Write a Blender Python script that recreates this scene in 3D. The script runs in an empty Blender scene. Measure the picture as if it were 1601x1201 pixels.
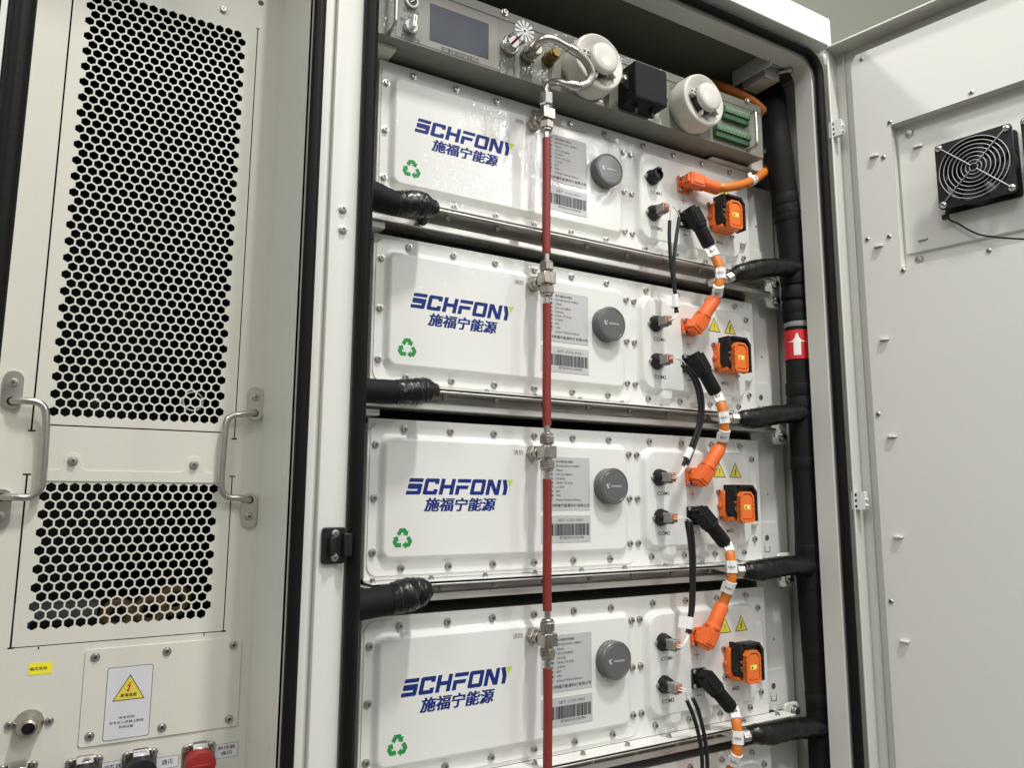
import bpy, bmesh, math, random
from mathutils import Vector, Matrix
random.seed(7)
S = bpy.context.scene
COL = S.collection

# ------------------------------------------------------------------ camera
CR = Matrix(((0.8596053, -0.5109393, 0.00444538), (0.07842105, 0.12332874, -0.98926243), (0.50490481, 0.85072384, 0.14608244)))
CP = Vector((-0.374728, -1.050203, -0.555216))
FPX = 1199.98
cd = bpy.data.cameras.new('camera'); cam = bpy.data.objects.new('camera', cd); COL.objects.link(cam)
right, down, fwd = CR[0], CR[1], CR[2]
rot = Matrix((right, -down, -fwd)).transposed()
cam.matrix_world = Matrix.Translation(CP) @ rot.to_4x4()
cd.sensor_fit = 'HORIZONTAL'; cd.sensor_width = 36.0; cd.lens = FPX / 1601.0 * 36.0
cd.clip_start = 0.02; cd.clip_end = 60
S.camera = cam

def A(px, py, Y):
    """surveyed image point -> the point of the plane y = Y it lies on"""
    d = Vector(((px - 800.5) / FPX, (py - 600.5) / FPX, 1.0))
    w = CR.transposed() @ d
    return CP + w * ((Y - CP.y) / w.y)

# ------------------------------------------------------------------ world, lamps, exposure
W = bpy.data.worlds.new('World'); S.world = W; W.use_nodes = True
wn = W.node_tree; bg = wn.nodes['Background']           # hall light: bright from above, dim from the floor
wt = wn.nodes.new('ShaderNodeTexCoord'); wx = wn.nodes.new('ShaderNodeSeparateXYZ'); wr = wn.nodes.new('ShaderNodeValToRGB')
wmr = wn.nodes.new('ShaderNodeMapRange'); wmr.inputs['From Min'].default_value = -1; wmr.inputs['From Max'].default_value = 1
wn.links.new(wt.outputs['Generated'], wx.inputs['Vector']); wn.links.new(wx.outputs['Z'], wmr.inputs['Value']); wn.links.new(wmr.outputs['Result'], wr.inputs['Fac'])
el = wr.color_ramp.elements
el[0].position = 0.30; el[0].color = (0.025, 0.026, 0.022, 1); el[1].position = 0.80; el[1].color = (0.96, 0.965, 0.95, 1)
e = el.new(0.50); e.color = (0.24, 0.24, 0.225, 1)
wn.links.new(wr.outputs['Color'], bg.inputs['Color']); bg.inputs['Strength'].default_value = 1.05
def area(name, loc, tgt, sx, sy, power, col=(1, 0.988, 0.965)):
    l = bpy.data.lights.new(name, 'AREA'); l.shape = 'RECTANGLE'; l.size = sx; l.size_y = sy; l.energy = power; l.color = col
    o = bpy.data.objects.new(name, l); COL.objects.link(o); o.location = loc
    o.rotation_euler = (Vector(tgt) - Vector(loc)).to_track_quat('-Z', 'Y').to_euler(); return o
area('ceiling_or_fill_lamp', (0.42, -1.75, 2.95), (0.4, 0.0, -0.4), 0.16, 0.40, 96)
area('ceiling_or_fill_lamp', (0.36, -3.2, 2.1), (0.4, 0.0, -0.4), 0.16, 0.60, 28)
area('ceiling_or_fill_lamp', (1.85, -2.2, 1.28), (0.4, 0.0, 0.05), 0.12, 0.45, 11)
area('ceiling_or_fill_lamp', (-2.6, -2.3, 2.4), (0.8, 0.0, -0.4), 0.8, 0.8, 30)  # added soft fill from front left, brightens door, jamb and column
area('ceiling_or_fill_lamp', (-1.2, 1.7, 3.4), (1.0, -0.5, 0.2), 0.25, 0.25, 100)
S.view_settings.view_transform = 'Standard'; S.view_settings.look = 'None'
S.view_settings.exposure = 0.10; S.view_settings.gamma = 1.0; S.view_settings.use_curve_mapping = False

# ------------------------------------------------------------------ materials
def mat(name, col, rough=0.5, metal=0.0, bump=None, var=0.0, varscale=6.0, coat=0.0, spec=0.5):
    m = bpy.data.materials.new(name); m.use_nodes = True
    nt = m.node_tree; b = nt.nodes['Principled BSDF']
    b.inputs['Base Color'].default_value = (*col, 1); b.inputs['Roughness'].default_value = rough
    b.inputs['Metallic'].default_value = metal; b.inputs['Specular IOR Level'].default_value = spec
    b.inputs['Coat Weight'].default_value = coat; b.inputs['Coat Roughness'].default_value = 0.12
    tc = nt.nodes.new('ShaderNodeTexCoord')
    if var:
        n = nt.nodes.new('ShaderNodeTexNoise'); n.inputs['Scale'].default_value = varscale; n.inputs['Detail'].default_value = 5
        nt.links.new(tc.outputs['Object'], n.inputs['Vector'])
        mx = nt.nodes.new('ShaderNodeMix'); mx.data_type = 'RGBA'
        mx.inputs[6].default_value = (*[c * (1 - var) for c in col], 1); mx.inputs[7].default_value = (*[min(1, c * (1 + var)) for c in col], 1)
        nt.links.new(n.outputs['Fac'], mx.inputs[0]); nt.links.new(mx.outputs[2], b.inputs['Base Color'])
        mr = nt.nodes.new('ShaderNodeMapRange'); mr.inputs['To Min'].default_value = max(0.02, rough - 0.08); mr.inputs['To Max'].default_value = rough + 0.1
        nt.links.new(n.outputs['Fac'], mr.inputs['Value']); nt.links.new(mr.outputs['Result'], b.inputs['Roughness'])
    if bump:
        sc, st, dist = bump
        n = nt.nodes.new('ShaderNodeTexNoise'); n.inputs['Scale'].default_value = sc; n.inputs['Detail'].default_value = 2
        bp = nt.nodes.new('ShaderNodeBump'); bp.inputs['Strength'].default_value = st; bp.inputs['Distance'].default_value = dist
        nt.links.new(tc.outputs['Object'], n.inputs['Vector']); nt.links.new(n.outputs['Fac'], bp.inputs['Height'])
        nt.links.new(bp.outputs['Normal'], b.inputs['Normal'])
    return m
def peel(m, scale, strength, dist, rough):
    nt = m.node_tree; b = nt.nodes['Principled BSDF']; b.inputs['Specular IOR Level'].default_value = 0.05
    b.inputs['Coat Weight'].default_value = 1.0; b.inputs['Coat Roughness'].default_value = rough; b.inputs['Coat IOR'].default_value = 1.5
    tc = nt.nodes.new('ShaderNodeTexCoord'); n = nt.nodes.new('ShaderNodeTexNoise'); n.inputs['Scale'].default_value = scale; n.inputs['Detail'].default_value = 1.5
    bp = nt.nodes.new('ShaderNodeBump'); bp.inputs['Strength'].default_value = strength; bp.inputs['Distance'].default_value = dist
    nt.links.new(tc.outputs['Object'], n.inputs['Vector']); nt.links.new(n.outputs['Fac'], bp.inputs['Height']); nt.links.new(bp.outputs['Normal'], b.inputs['Coat Normal'])
    return m
def brushed(name, col, rough, scale):
    m = mat(name, col, rough, 1.0); nt = m.node_tree; b = nt.nodes['Principled BSDF']
    tc = nt.nodes.new('ShaderNodeTexCoord'); mp = nt.nodes.new('ShaderNodeMapping'); mp.inputs['Scale'].default_value = scale
    n = nt.nodes.new('ShaderNodeTexNoise'); n.inputs['Scale'].default_value = 1.0; n.inputs['Detail'].default_value = 6
    nt.links.new(tc.outputs['Object'], mp.inputs['Vector']); nt.links.new(mp.outputs['Vector'], n.inputs['Vector'])
    mr = nt.nodes.new('ShaderNodeMapRange'); mr.inputs['From Min'].default_value = 0.3; mr.inputs['From Max'].default_value = 0.7
    mr.inputs['To Min'].default_value = rough * 0.6; mr.inputs['To Max'].default_value = rough * 1.5
    nt.links.new(n.outputs['Fac'], mr.inputs['Value']); nt.links.new(mr.outputs['Result'], b.inputs['Roughness'])
    mx = nt.nodes.new('ShaderNodeMix'); mx.data_type = 'RGBA'
    mx.inputs[6].default_value = (*[c * 0.75 for c in col], 1); mx.inputs[7].default_value = (*[min(1, c * 1.15) for c in col], 1)
    nt.links.new(n.outputs['Fac'], mx.inputs[0]); nt.links.new(mx.outputs[2], b.inputs['Base Color'])
    return m
M_pack = peel(mat('white_powder_coat', (0.735, 0.73, 0.695), 0.6, var=0.015), 240, 1.0, 0.00065, 0.03)
M_body = mat('pack_body_paint', (0.42, 0.42, 0.40), 0.5, var=0.05)
M_cab = mat('cabinet_paint', (0.66, 0.655, 0.61), 0.36, bump=(420, 0.18, 0.0010), var=0.03)
M_panel = mat('grey_panel_paint', (0.665, 0.65, 0.575), 0.40, bump=(420, 0.15, 0.0010), var=0.03)
M_ctrl = peel(mat('controller_paint', (0.215, 0.212, 0.18), 0.6, var=0.03), 240, 1.0, 0.00065, 0.03)  # shade from the roof put into the colour, overlay below likewise
M_ovl = mat('controller_overlay', (0.235, 0.228, 0.20), 0.45, var=0.03, spec=0.3)
M_door = mat('door_paint', (0.70, 0.695, 0.65), 0.38, bump=(420, 0.15, 0.0010), var=0.02)
M_roof = mat('roof_paint', (0.80, 0.79, 0.76), 0.4, bump=(420, 0.12, 0.001), var=0.02)
M_ceil = mat('dimmed_ceiling_paint', (0.17, 0.175, 0.13), 0.5, var=0.06)  # darkened on purpose: dim light under the roof is put into the colour
M_steelg = mat('wire_guard_steel', (0.40, 0.40, 0.39), 0.6, 0.8)
M_rub = mat('black_rubber', (0.007, 0.007, 0.007), 0.42, bump=(160, 0.2, 0.001), var=0.2, spec=0.12)
M_foam = mat('black_foam_wrap', (0.010, 0.0105, 0.011), 0.62, bump=(700, 0.5, 0.001), var=0.3, varscale=25, spec=0.15)
M_tape = mat('black_shiny_tape', (0.006, 0.006, 0.006), 0.30, bump=(60, 0.6, 0.003), var=0.2, varscale=40, spec=0.4)
M_blk = mat('black_plastic', (0.014, 0.014, 0.015), 0.40, bump=(900, 0.2, 0.0005), var=0.15, varscale=60, spec=0.28)
M_blkm = mat('black_matte_plastic', (0.010, 0.010, 0.011), 0.6, bump=(900, 0.3, 0.0005), var=0.15, varscale=60, spec=0.18)
M_org = mat('orange_plastic', (0.85, 0.155, 0.03), 0.45, bump=(800, 0.2, 0.0005), var=0.06, varscale=40)
M_org2 = mat('deep_orange_plastic', (0.80, 0.17, 0.025), 0.42, var=0.06, varscale=40)
M_cable = mat('orange_cable_jacket', (0.66, 0.19, 0.022), 0.42, bump=(300, 0.2, 0.0006), var=0.08, varscale=40)
M_steel = mat('stainless_steel', (0.50, 0.48, 0.45), 0.30, 1.0, var=0.1, varscale=60)
M_brush = brushed('brushed_fitting_steel', (0.42, 0.39, 0.35), 0.34, (300, 300, 60))
M_chrome = mat('chrome', (0.75, 0.75, 0.74), 0.10, 1.0)
M_alu = brushed('scuffed_aluminium', (0.80, 0.78, 0.74), 0.44, (14, 260, 260))
M_mount = mat('polished_mount_steel', (0.66, 0.63, 0.58), 0.28, 1.0, var=0.1, varscale=40)
M_web = brushed('dull_darkened_aluminium', (0.56, 0.545, 0.52), 0.55, (14, 260, 260))  # toned down so the recess wall under the packs reads as shaded
M_brass = mat('brass', (0.19, 0.13, 0.05), 0.40, 1.0, var=0.12, varscale=80)
M_braid = mat('braided_steel_hose', (0.42, 0.40, 0.36), 0.34, 1.0, bump=(1400, 0.7, 0.0008))
M_red = mat('red_pipe_sleeve', (0.215, 0.023, 0.016), 0.5, bump=(200, 0.15, 0.0006), var=0.08, varscale=30)
M_redl = mat('red_sticker', (0.62, 0.02, 0.03), 0.35, var=0.05)
M_capr = mat('red_cap_plastic', (0.28, 0.014, 0.013), 0.5, var=0.08, varscale=40)
M_white = mat('white_plastic', (0.78, 0.77, 0.74), 0.35, var=0.03, varscale=30)
M_det = mat('cream_detector_plastic', (0.60, 0.58, 0.52), 0.28, var=0.03, varscale=20)
M_tag = mat('white_tag_paper', (0.80, 0.79, 0.77), 0.4, var=0.03, varscale=60)
M_ink = mat('dark_ink', (0.03, 0.03, 0.035), 0.5)
M_inkg = mat('grey_ink', (0.09, 0.085, 0.08), 0.5)
M_blue = mat('blue_print', (0.012, 0.028, 0.17), 0.5, spec=0.2)
M_lime = mat('lime_print', (0.50, 0.66, 0.04), 0.4)
M_green = mat('green_print', (0.030, 0.27, 0.065), 0.5, spec=0.2)
M_term = mat('green_terminal_plastic', (0.025, 0.105, 0.038), 0.4, var=0.1, varscale=60)
M_term2 = mat('pale_green_terminal', (0.095, 0.19, 0.10), 0.4, var=0.1, varscale=60)
M_plate = mat('silver_name_plate', (0.50, 0.50, 0.50), 0.45, 0.1, var=0.04)
M_valve = mat('grey_valve_plastic', (0.110, 0.112, 0.113), 0.30, bump=(900, 0.1, 0.0003), var=0.06, varscale=30)
M_yel = mat('yellow_sticker', (0.74, 0.63, 0.07), 0.4, var=0.03)
M_yel2 = mat('bright_yellow_label', (0.90, 0.80, 0.03), 0.4, var=0.03)
M_stick = mat('white_sticker', (0.66, 0.66, 0.69), 0.4, var=0.02)
M_screen = mat('display_glass', (0.050, 0.056, 0.070), 0.14, coat=0.2, var=0.15, varscale=14)
M_gplast = mat('grey_connector_plastic', (0.26, 0.25, 0.24), 0.5, var=0.08, varscale=50)
M_dark = mat('dark_inside', (0.012, 0.012, 0.012), 0.8, spec=0.1)
M_dim = mat('dim_metal', (0.17, 0.17, 0.17), 0.6, spec=0.2)
M_wall = mat('room_wall_paint', (0.56, 0.57, 0.465), 0.85, var=0.05, varscale=2)
M_wire = mat('white_wire', (0.72, 0.70, 0.66), 0.4)
M_gasm = mat('grey_box_paint', (0.42, 0.42, 0.41), 0.35, 0.3, var=0.06, varscale=40)
M_copper = mat('copper_winding', (0.22, 0.15, 0.07), 0.5, 0.3, var=0.3, varscale=90)
M_bluec = mat('blue_component', (0.02, 0.025, 0.25), 0.4)
M_clear = mat('clear_tape', (0.30, 0.31, 0.31), 0.12, bump=(60, 0.6, 0.003), var=0.25, varscale=40)

# ------------------------------------------------------------------ mesh builder
def frame(axis, up=None):
    z = Vector(axis).normalized(); up = Vector(up) if up else (Vector((0, 0, 1)) if abs(z.z) < 0.9 else Vector((1, 0, 0)))
    x = up.cross(z).normalized(); y = z.cross(x); return Matrix((x, y, z)).transposed()
class MB:
    def __init__(s): s.v = []; s.f = []; s.mi = []; s.mats = []
    def _m(s, m):
        if m not in s.mats: s.mats.append(m)
        return s.mats.index(m)
    def add(s, vs, fs, m):
        b = len(s.v); k = s._m(m); s.v += [Vector(v) for v in vs]
        for f in fs: s.f.append([b + i for i in f]); s.mi.append(k)
        return s
    def box(s, x0, x1, y0, y1, z0, z1, m):
        vs = [(x, y, z) for x in (x0, x1) for y in (y0, y1) for z in (z0, z1)]
        return s.add(vs, [(0, 1, 3, 2), (4, 6, 7, 5), (0, 4, 5, 1), (2, 3, 7, 6), (0, 2, 6, 4), (1, 5, 7, 3)], m)
    def obox(s, c, R, sx, sy, sz, m):
        c = Vector(c); vs = [c + R @ Vector((x * sx / 2, y * sy / 2, z * sz / 2)) for x in (-1, 1) for y in (-1, 1) for z in (-1, 1)]
        return s.add(vs, [(0, 1, 3, 2), (4, 6, 7, 5), (0, 4, 5, 1), (2, 3, 7, 6), (0, 2, 6, 4), (1, 5, 7, 3)], m)
    def lathe(s, prof, o, axis, m, n=24, up=None, ph=0.0):
        """prof: list of (radius, height along axis)"""
        R = frame(axis, up); o = Vector(o); vs = []; fs = []
        for r, h in prof:
            for k in range(n):
                a = 2 * math.pi * k / n + ph; vs.append(o + R @ Vector((r * math.cos(a), r * math.sin(a), h)))
        for i in range(len(prof) - 1):
            for k in range(n):
                a, b = i * n + k, i * n + (k + 1) % n; fs.append((a, b, b + n, a + n))
        fs.append(tuple(reversed(range(n)))); L = (len(prof) - 1) * n; fs.append(tuple(range(L, L + n)))
        return s.add(vs, fs, m)
    def cyl(s, p0, p1, r, m, n=20, r1=None, ph=0.0, c=0.0):
        p0 = Vector(p0); d = Vector(p1) - p0; L = d.length; r1 = r if r1 is None else r1
        pr = [(r, 0), (r1, L)] if not c else [(r - c, 0), (r, c), (r1, L - c), (r1 - c, L)]
        return s.lathe(pr, p0, d, m, n, ph=ph)
    def tube(s, pts, r, m, n=14, sm=6, closed=False, rs=None, jit=0.0):
        P = [Vector(p) for p in pts]
        if rs is None: rs = [r] * len(P)
        Q = []; RR = []
        N = len(P)
        if sm > 1:
            rng = range(N if closed else N - 1)
            for i in rng:
                p0 = P[(i - 1) % N] if (closed or i > 0) else P[0] * 2 - P[1]
                p1 = P[i]; p2 = P[(i + 1) % N]
                p3 = P[(i + 2) % N] if (closed or i + 2 < N) else P[-1] * 2 - P[-2]
                for k in range(sm):
                    t = k / sm
                    Q.append(0.5 * ((2 * p1) + (p2 - p0) * t + (2 * p0 - 5 * p1 + 4 * p2 - p3) * t * t + (3 * p1 - p0 - 3 * p2 + p3) * t ** 3))
                    RR.append(rs[i] * (1 - t) + rs[(i + 1) % N] * t)
            if not closed: Q.append(P[-1]); RR.append(rs[-1])
        else: Q = P; RR = rs
        K = len(Q); vs = []; fs = []; nrm = None
        for i in range(K):
            t = (Q[(i + 1) % K] - Q[i - 1]) if closed else (Q[min(i + 1, K - 1)] - Q[max(i - 1, 0)])
            t.normalize()
            if nrm is None:
                nrm = t.cross(Vector((0.3, 0.5, 0.81))).normalized()
            nrm = (nrm - t * nrm.dot(t)).normalized(); bn = t.cross(nrm)
            for k in range(n):
                a = 2 * math.pi * k / n
                rr = RR[i] * (1 + (random.uniform(-jit, jit) if jit else 0))
                vs.append(Q[i] + (nrm * math.cos(a) + bn * math.sin(a)) * rr)
        for i in range(K if closed else K - 1):
            for k in range(n):
                a, b = i * n + k, i * n + (k + 1) % n; c, d = ((i + 1) % K) * n + (k + 1) % n, ((i + 1) % K) * n + k
                fs.append((a, b, c, d))
        if not closed:
            fs.append(tuple(reversed(range(n)))); fs.append(tuple(range((K - 1) * n, K * n)))
        return s.add(vs, fs, m)
    def prism(s, poly, y0, y1, m, fn=None):
        """polygon in (x, z), extruded from y0 to y1"""
        fn = fn or (lambda x, y, z: (x, y, z)); n = len(poly)
        vs = [fn(x, y0, z) for x, z in poly] + [fn(x, y1, z) for x, z in poly]
        fs = [tuple(range(n)), tuple(reversed(range(n, 2 * n)))] + [(i, i + n, (i + 1) % n + n, (i + 1) % n) for i in range(n)]
        return s.add(vs, fs, m)
    def mesh(s, name, ang=35):
        me = bpy.data.meshes.new(name); me.from_pydata([tuple(v) for v in s.v], [], s.f)
        for m in s.mats: me.materials.append(m)
        me.polygons.foreach_set('material_index', s.mi)
        bm = bmesh.new(); bm.from_mesh(me); bmesh.ops.recalc_face_normals(bm, faces=bm.faces); bm.to_mesh(me); bm.free()
        me.polygons.foreach_set('use_smooth', [True] * len(me.polygons)); me.set_sharp_from_angle(angle=math.radians(ang)); me.update()
        return me
def wloc(o):
    v = Vector((0, 0, 0))
    while o: v = v + o.location; o = o.parent
    return v
def thing(name, label, cat, loc, group=None):
    o = bpy.data.objects.new(name, None); COL.objects.link(o); o.location = loc; o.empty_display_size = 0.02
    o['label'] = label; o['category'] = cat
    if group: o['group'] = group
    return o
def obj(name, mb, parent=None, bev=0.0, label=None, ang=35, seg=2):
    b = wloc(parent)
    if parent is not None: mb.v = [v - b for v in mb.v]
    o = bpy.data.objects.new(name, mb.mesh(name, ang)); COL.objects.link(o)
    if parent is not None: o.parent = parent
    if bev:
        md = o.modifiers.new('bevel', 'BEVEL'); md.width = bev; md.segments = seg; md.limit_method = 'ANGLE'; md.angle_limit = math.radians(40); md.harden_normals = False
    if label: o['label'] = label
    return o
def single(name, mb, label, cat, group=None, bev=0.0):
    """a thing that is one mesh: origin at its lowest point"""
    c = Vector((sum(v.x for v in mb.v) / len(mb.v), sum(v.y for v in mb.v) / len(mb.v), min(v.z for v in mb.v)))
    mb.v = [v - c for v in mb.v]; o = obj(name, mb, None, bev); o.location = c
    o['label'] = label; o['category'] = cat
    if group: o['group'] = group
    return o
def inst(name, me, parent, pos, label=None):
    o = bpy.data.objects.new(name, me); COL.objects.link(o); o.parent = parent; o.location = Vector(pos) - wloc(parent)
    return o
def copy_tree(o, parent=None):
    c = o.copy(); COL.objects.link(c); c.parent = parent
    for ch in list(o.children): copy_tree(ch, c)
    return c
# ---- 2D helpers
def rrect(x0, x1, z0, z1, r, n=6):
    out = []
    for cx, cz, a0 in ((x1 - r, z1 - r, 0), (x0 + r, z1 - r, 90), (x0 + r, z0 + r, 180), (x1 - r, z0 + r, 270)):
        for k in range(n + 1):
            a = math.radians(a0 + 90 * k / n); out.append((cx + r * math.cos(a), cz + r * math.sin(a)))
    return out
def circ(cx, cz, r, n=24, ph=0.0): return [(cx + r * math.cos(2 * math.pi * k / n + ph), cz + r * math.sin(2 * math.pi * k / n + ph)) for k in range(n)]
def curve_faces(polys, thick):
    """filled 2D outline with holes -> verts, faces in (x, z) plus thickness"""
    cu = bpy.data.curves.new('sheet', 'CURVE'); cu.dimensions = '2D'; cu.fill_mode = 'BOTH'; cu.extrude = thick / 2
    for p in polys:
        sp = cu.splines.new('POLY'); sp.points.add(len(p) - 1); sp.use_cyclic_u = True
        for q, (x, z) in zip(sp.points, p): q.co = (x, z, 0, 1)
    o = bpy.data.objects.new('sheet', cu); COL.objects.link(o); bpy.context.view_layer.update()
    me = bpy.data.meshes.new_from_object(o.evaluated_get(bpy.context.evaluated_depsgraph_get()))
    vs = [v.co.copy() for v in me.vertices]; fs = [list(p.vertices) for p in me.polygons]
    bpy.data.objects.remove(o); bpy.data.meshes.remove(me); bpy.data.curves.remove(cu)
    return vs, fs
def sheet(mb, polys, y, thick, m, fn=None):
    vs, fs = curve_faces(polys, thick); fn = fn or (lambda x, yy, z: (x, yy, z))
    return mb.add([fn(v.x, y + v.z, v.y) for v in vs], fs, m)
def text_raw(body, bold=0.0, shear=0.0):
    tc = bpy.data.curves.new('text', 'FONT'); tc.body = body; tc.size = 1.0; tc.offset = bold; tc.shear = shear; tc.resolution_u = 3
    o = bpy.data.objects.new('text', tc); COL.objects.link(o); bpy.context.view_layer.update()
    me = bpy.data.meshes.new_from_object(o.evaluated_get(bpy.context.evaluated_depsgraph_get()))
    vs = [v.co.copy() for v in me.vertices]; fs = [list(p.vertices) for p in me.polygons]
    bpy.data.objects.remove(o); bpy.data.meshes.remove(me); bpy.data.curves.remove(tc)
    return vs, fs
def text(mb, body, x0, z0, x1, z1, y, m, bold=0.0, shear=0.0, keep=False, fn=None):
    """lettering fitted to the box; keep = keep proportions to box height, start at x0"""
    vs, fs = text_raw(body, bold, shear)
    if not vs: return mb
    ax, bx = min(v.x for v in vs), max(v.x for v in vs); az, bz = min(v.y for v in vs), max(v.y for v in vs)
    sz = (z1 - z0) / (bz - az); sx = sz if keep else (x1 - x0) / (bx - ax); fn = fn or (lambda x, yy, z: (x, yy, z))
    return mb.add([fn(x0 + (v.x - ax) * sx, y, z0 + (v.y - az) * sz) for v in vs], [list(reversed(f)) for f in fs], m)
def emboss(mb, x0, x1, z0, z1, r, w, yb, yt, m, n=6):
    """raised panel with soft shoulders"""
    rings = []; K = 7
    for k in range(K):
        t = k / (K - 1); e = t * t * (3 - 2 * t); i = w * t
        rings.append([(x, yb + (yt - yb) * e, z) for x, z in rrect(x0 + i, x1 - i, z0 + i, z1 - i, max(r - i * 0.5, 0.002), n)])
    for e in (0.0008, 0.0030): rings.append([(x, yt, z) for x, z in rrect(x0 + w + e, x1 - w - e, z0 + w + e, z1 - w - e, max(r - w * 0.5, 0.002), n)])
    K += 2; N = len(rings[0]); vs = [v for R in rings for v in R]
    fs = [(k * N + i, k * N + (i + 1) % N, (k + 1) * N + (i + 1) % N, (k + 1) * N + i) for k in range(K - 1) for i in range(N)]
    fs.append(tuple(range((K - 1) * N, K * N)))
    return mb.add(vs, fs, m)
# ---- shared small meshes, pointing along -Y from the origin
def screw_mesh(rw, rh, h, name, mh=None, drive='cross'):
    mh = mh or M_steel; mb = MB()
    mb.lathe([(rw, 0), (rw, 0.0009), (rh, 0.0011), (rh, h * 0.75), (rh * 0.86, h * 0.95), (rh * 0.55, h)], (0, 0, 0), (0, -1, 0), mh, 18)
    a = random.uniform(0, 3); R = Matrix.Rotation(a, 3, 'Y'); c = Vector((0, -h - 0.00005, 0))
    if drive == 'cross':
        mb.obox(c, R, rh * 1.0, 0.0003, rh * 0.24, M_ink); mb.obox(c, R, rh * 0.24, 0.00034, rh * 1.0, M_ink)
    elif drive == 'hex':
        mb.lathe([(rh * 0.5, 0), (rh * 0.5, 0.0003)], c, (0, -1, 0), M_ink, 6)
    return mb.mesh(name)
BOLT = [screw_mesh(0.0058, 0.0046, 0.0050, 'bolt') for _ in range(5)]
SCR = screw_mesh(0.0048, 0.0040, 0.0030, 'screw'); SOCK = screw_mesh(0.0042, 0.0036, 0.0048, 'bolt', drive='hex')
BIGB = screw_mesh(0.0095, 0.0078, 0.009, 'bolt', drive='hex')
def mbolt(): return random.choice(BOLT)

# ================================================================== setting
mb = MB().box(-6, 9, 2.6, 2.7, -2.2, 6.0, M_wall); o = obj('wall', mb); o['kind'] = 'structure'
mb = MB().box(-4, 6, -4, 2.59, -1.95, -1.90, mat('floor_paint', (0.10, 0.10, 0.09), 0.5, var=0.1)); o = obj('floor', mb); o['kind'] = 'structure'

# ================================================================== cabinet
YF = -0.115                                              # front face of the door frame
XL, XR, ZT, ZB = -0.050, 0.892, 0.333, -1.55             # centre line of the rubber seal of the battery bay
cab = thing('equipment_cabinet', 'light grey steel cabinet with its right door swung open round the battery bay', 'cabinet', (0.41, 0.2, -1.7))
mb = MB()                                               # bay lining
mb.box(-0.10, 0.97, 0.72, 0.74, -1.6, 0.40, M_cab)      # back
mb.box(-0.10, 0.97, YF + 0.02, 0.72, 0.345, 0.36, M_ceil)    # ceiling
mb.box(0.935, 0.95, YF + 0.03, 0.72, -1.6, 0.345, M_cab)   # right wall
mb.box(-0.10, -0.085, YF + 0.03, 0.72, -1.6, 0.345, M_cab)  # partition
obj('bay_lining', mb, cab)
# frame: front rails round the opening, inner return
mb = MB()
ox0, ox1, oz1 = XL + 0.010, XR - 0.012, ZT - 0.013       # clear opening
outer = rrect(-0.064, 0.935, -1.7, 0.356, 0.004, 2)
def chamf(x0, x1, z0, z1, r, n=5): return rrect(x0, x1, z0, z1, r, n)
sheet(mb, [outer, chamf(ox0, ox1, ZB, oz1, 0.030)], YF + 0.002, 0.004, M_cab)
inn = chamf(ox0, ox1, ZB, oz1, 0.030); N = len(inn)
vs = [(x, YF + 0.004, z) for x, z in inn] + [(x, YF + 0.040, z) for x, z in inn]
q = chamf(ox0 - 0.003, ox1 + 0.003, ZB - 0.003, oz1 + 0.003, 0.031)
vs += [(x, YF + 0.040, z) for x, z in q] + [(x, YF + 0.004, z) for x, z in q]
fs = []
for k in range(3):
    for i in range(N): fs.append((k * N + i, k * N + (i + 1) % N, (k + 1) * N + (i + 1) % N, (k + 1) * N + i))
mb.add(vs, fs, M_cab)
obj('door_frame', mb, cab)
# rubber seals
def seal(name, x0, x1, z0, z1, r, rad, y):
    mb = MB(); p = rrect(x0, x1, z0, z1, r, 8)
    P = []
    for i in range(len(p)):
        a, b = Vector((p[i][0], y, p[i][1])), Vector((p[(i + 1) % len(p)][0], y, p[(i + 1) % len(p)][1])); L = (b - a).length; k = max(1, int(L / 0.05))
        P += [a.lerp(b, j / k) for j in range(k)]
    mb.tube(P, rad, M_rub, 12, 1, True)
    mb.tube([v + Vector((0, -0.0045, 0)) for v in P], rad * 0.62, M_rub, 10, 1, True)
    return obj(name, mb, cab)
seal('rubber_seal', XL, XR, ZB, ZT, 0.045, 0.0092, YF - 0.010)
# post between the bays
mb = MB()
mb.prism([(-0.0985, YF), (-0.0985, -0.131), (-0.078, -0.131), (-0.0605, YF - 0.006), (-0.0605, YF)], -1.7, 0.40, M_cab, lambda x, y, z: (x, z, y))
mb.box(-0.1185, -0.1055, -0.131, -0.10, -1.7, 0.40, M_cab)
mb.box(-0.106, -0.098, -0.121, -0.10, -1.7, 0.40, M_cab)
obj('frame_post', mb, cab, 0.0012)
mb = MB(); mb.box(-0.1335, -0.1315, -0.128, 0.06, -1.7, 0.40, M_cab); mb.box(-0.1335, -0.119, -0.128, -0.126, -1.7, 0.40, M_cab)
mb.box(-0.1345, -0.1335, -0.108, -0.104, -1.7, 0.40, M_cab)
obj('jamb', mb, cab)
# left bay: seal tubes and outer edge
mb = MB(); mb.tube([(-0.1235, -0.135, z) for z in (0.42, 0.0, -0.5, -1.2)], 0.0080, M_rub, 12, 1)
obj('rubber_seal', mb, cab)
mb = MB(); mb.tube([(-0.4415, -0.135, z) for z in (0.42, 0.0, -0.5, -1.2)], 0.0125, M_rub, 12, 1)
obj('rubber_seal', mb, cab)
mb = MB(); mb.box(-0.4605, -0.4545, -0.139, -0.06, -1.7, 0.42, M_cab); mb.box(-0.4535, -0.450, -0.13, 0.04, -1.7, 0.42, M_cab)
obj('frame_post', mb, cab, 0.001)
mb = MB(); mb.box(-0.52, -0.4615, -0.12, -0.06, -1.7, 0.42, M_rub); obj('side_gap_block', mb, cab)  # black block standing in for the dark gap beside the frame edge
# roof overhang
mb = MB(); p = rrect(-0.52, 0.917, 0.3535, 0.415, 0.006, 4)
mb.prism(p, -0.140, 0.75, M_roof); obj('roof_cover', mb, cab, 0.0015)
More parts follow.
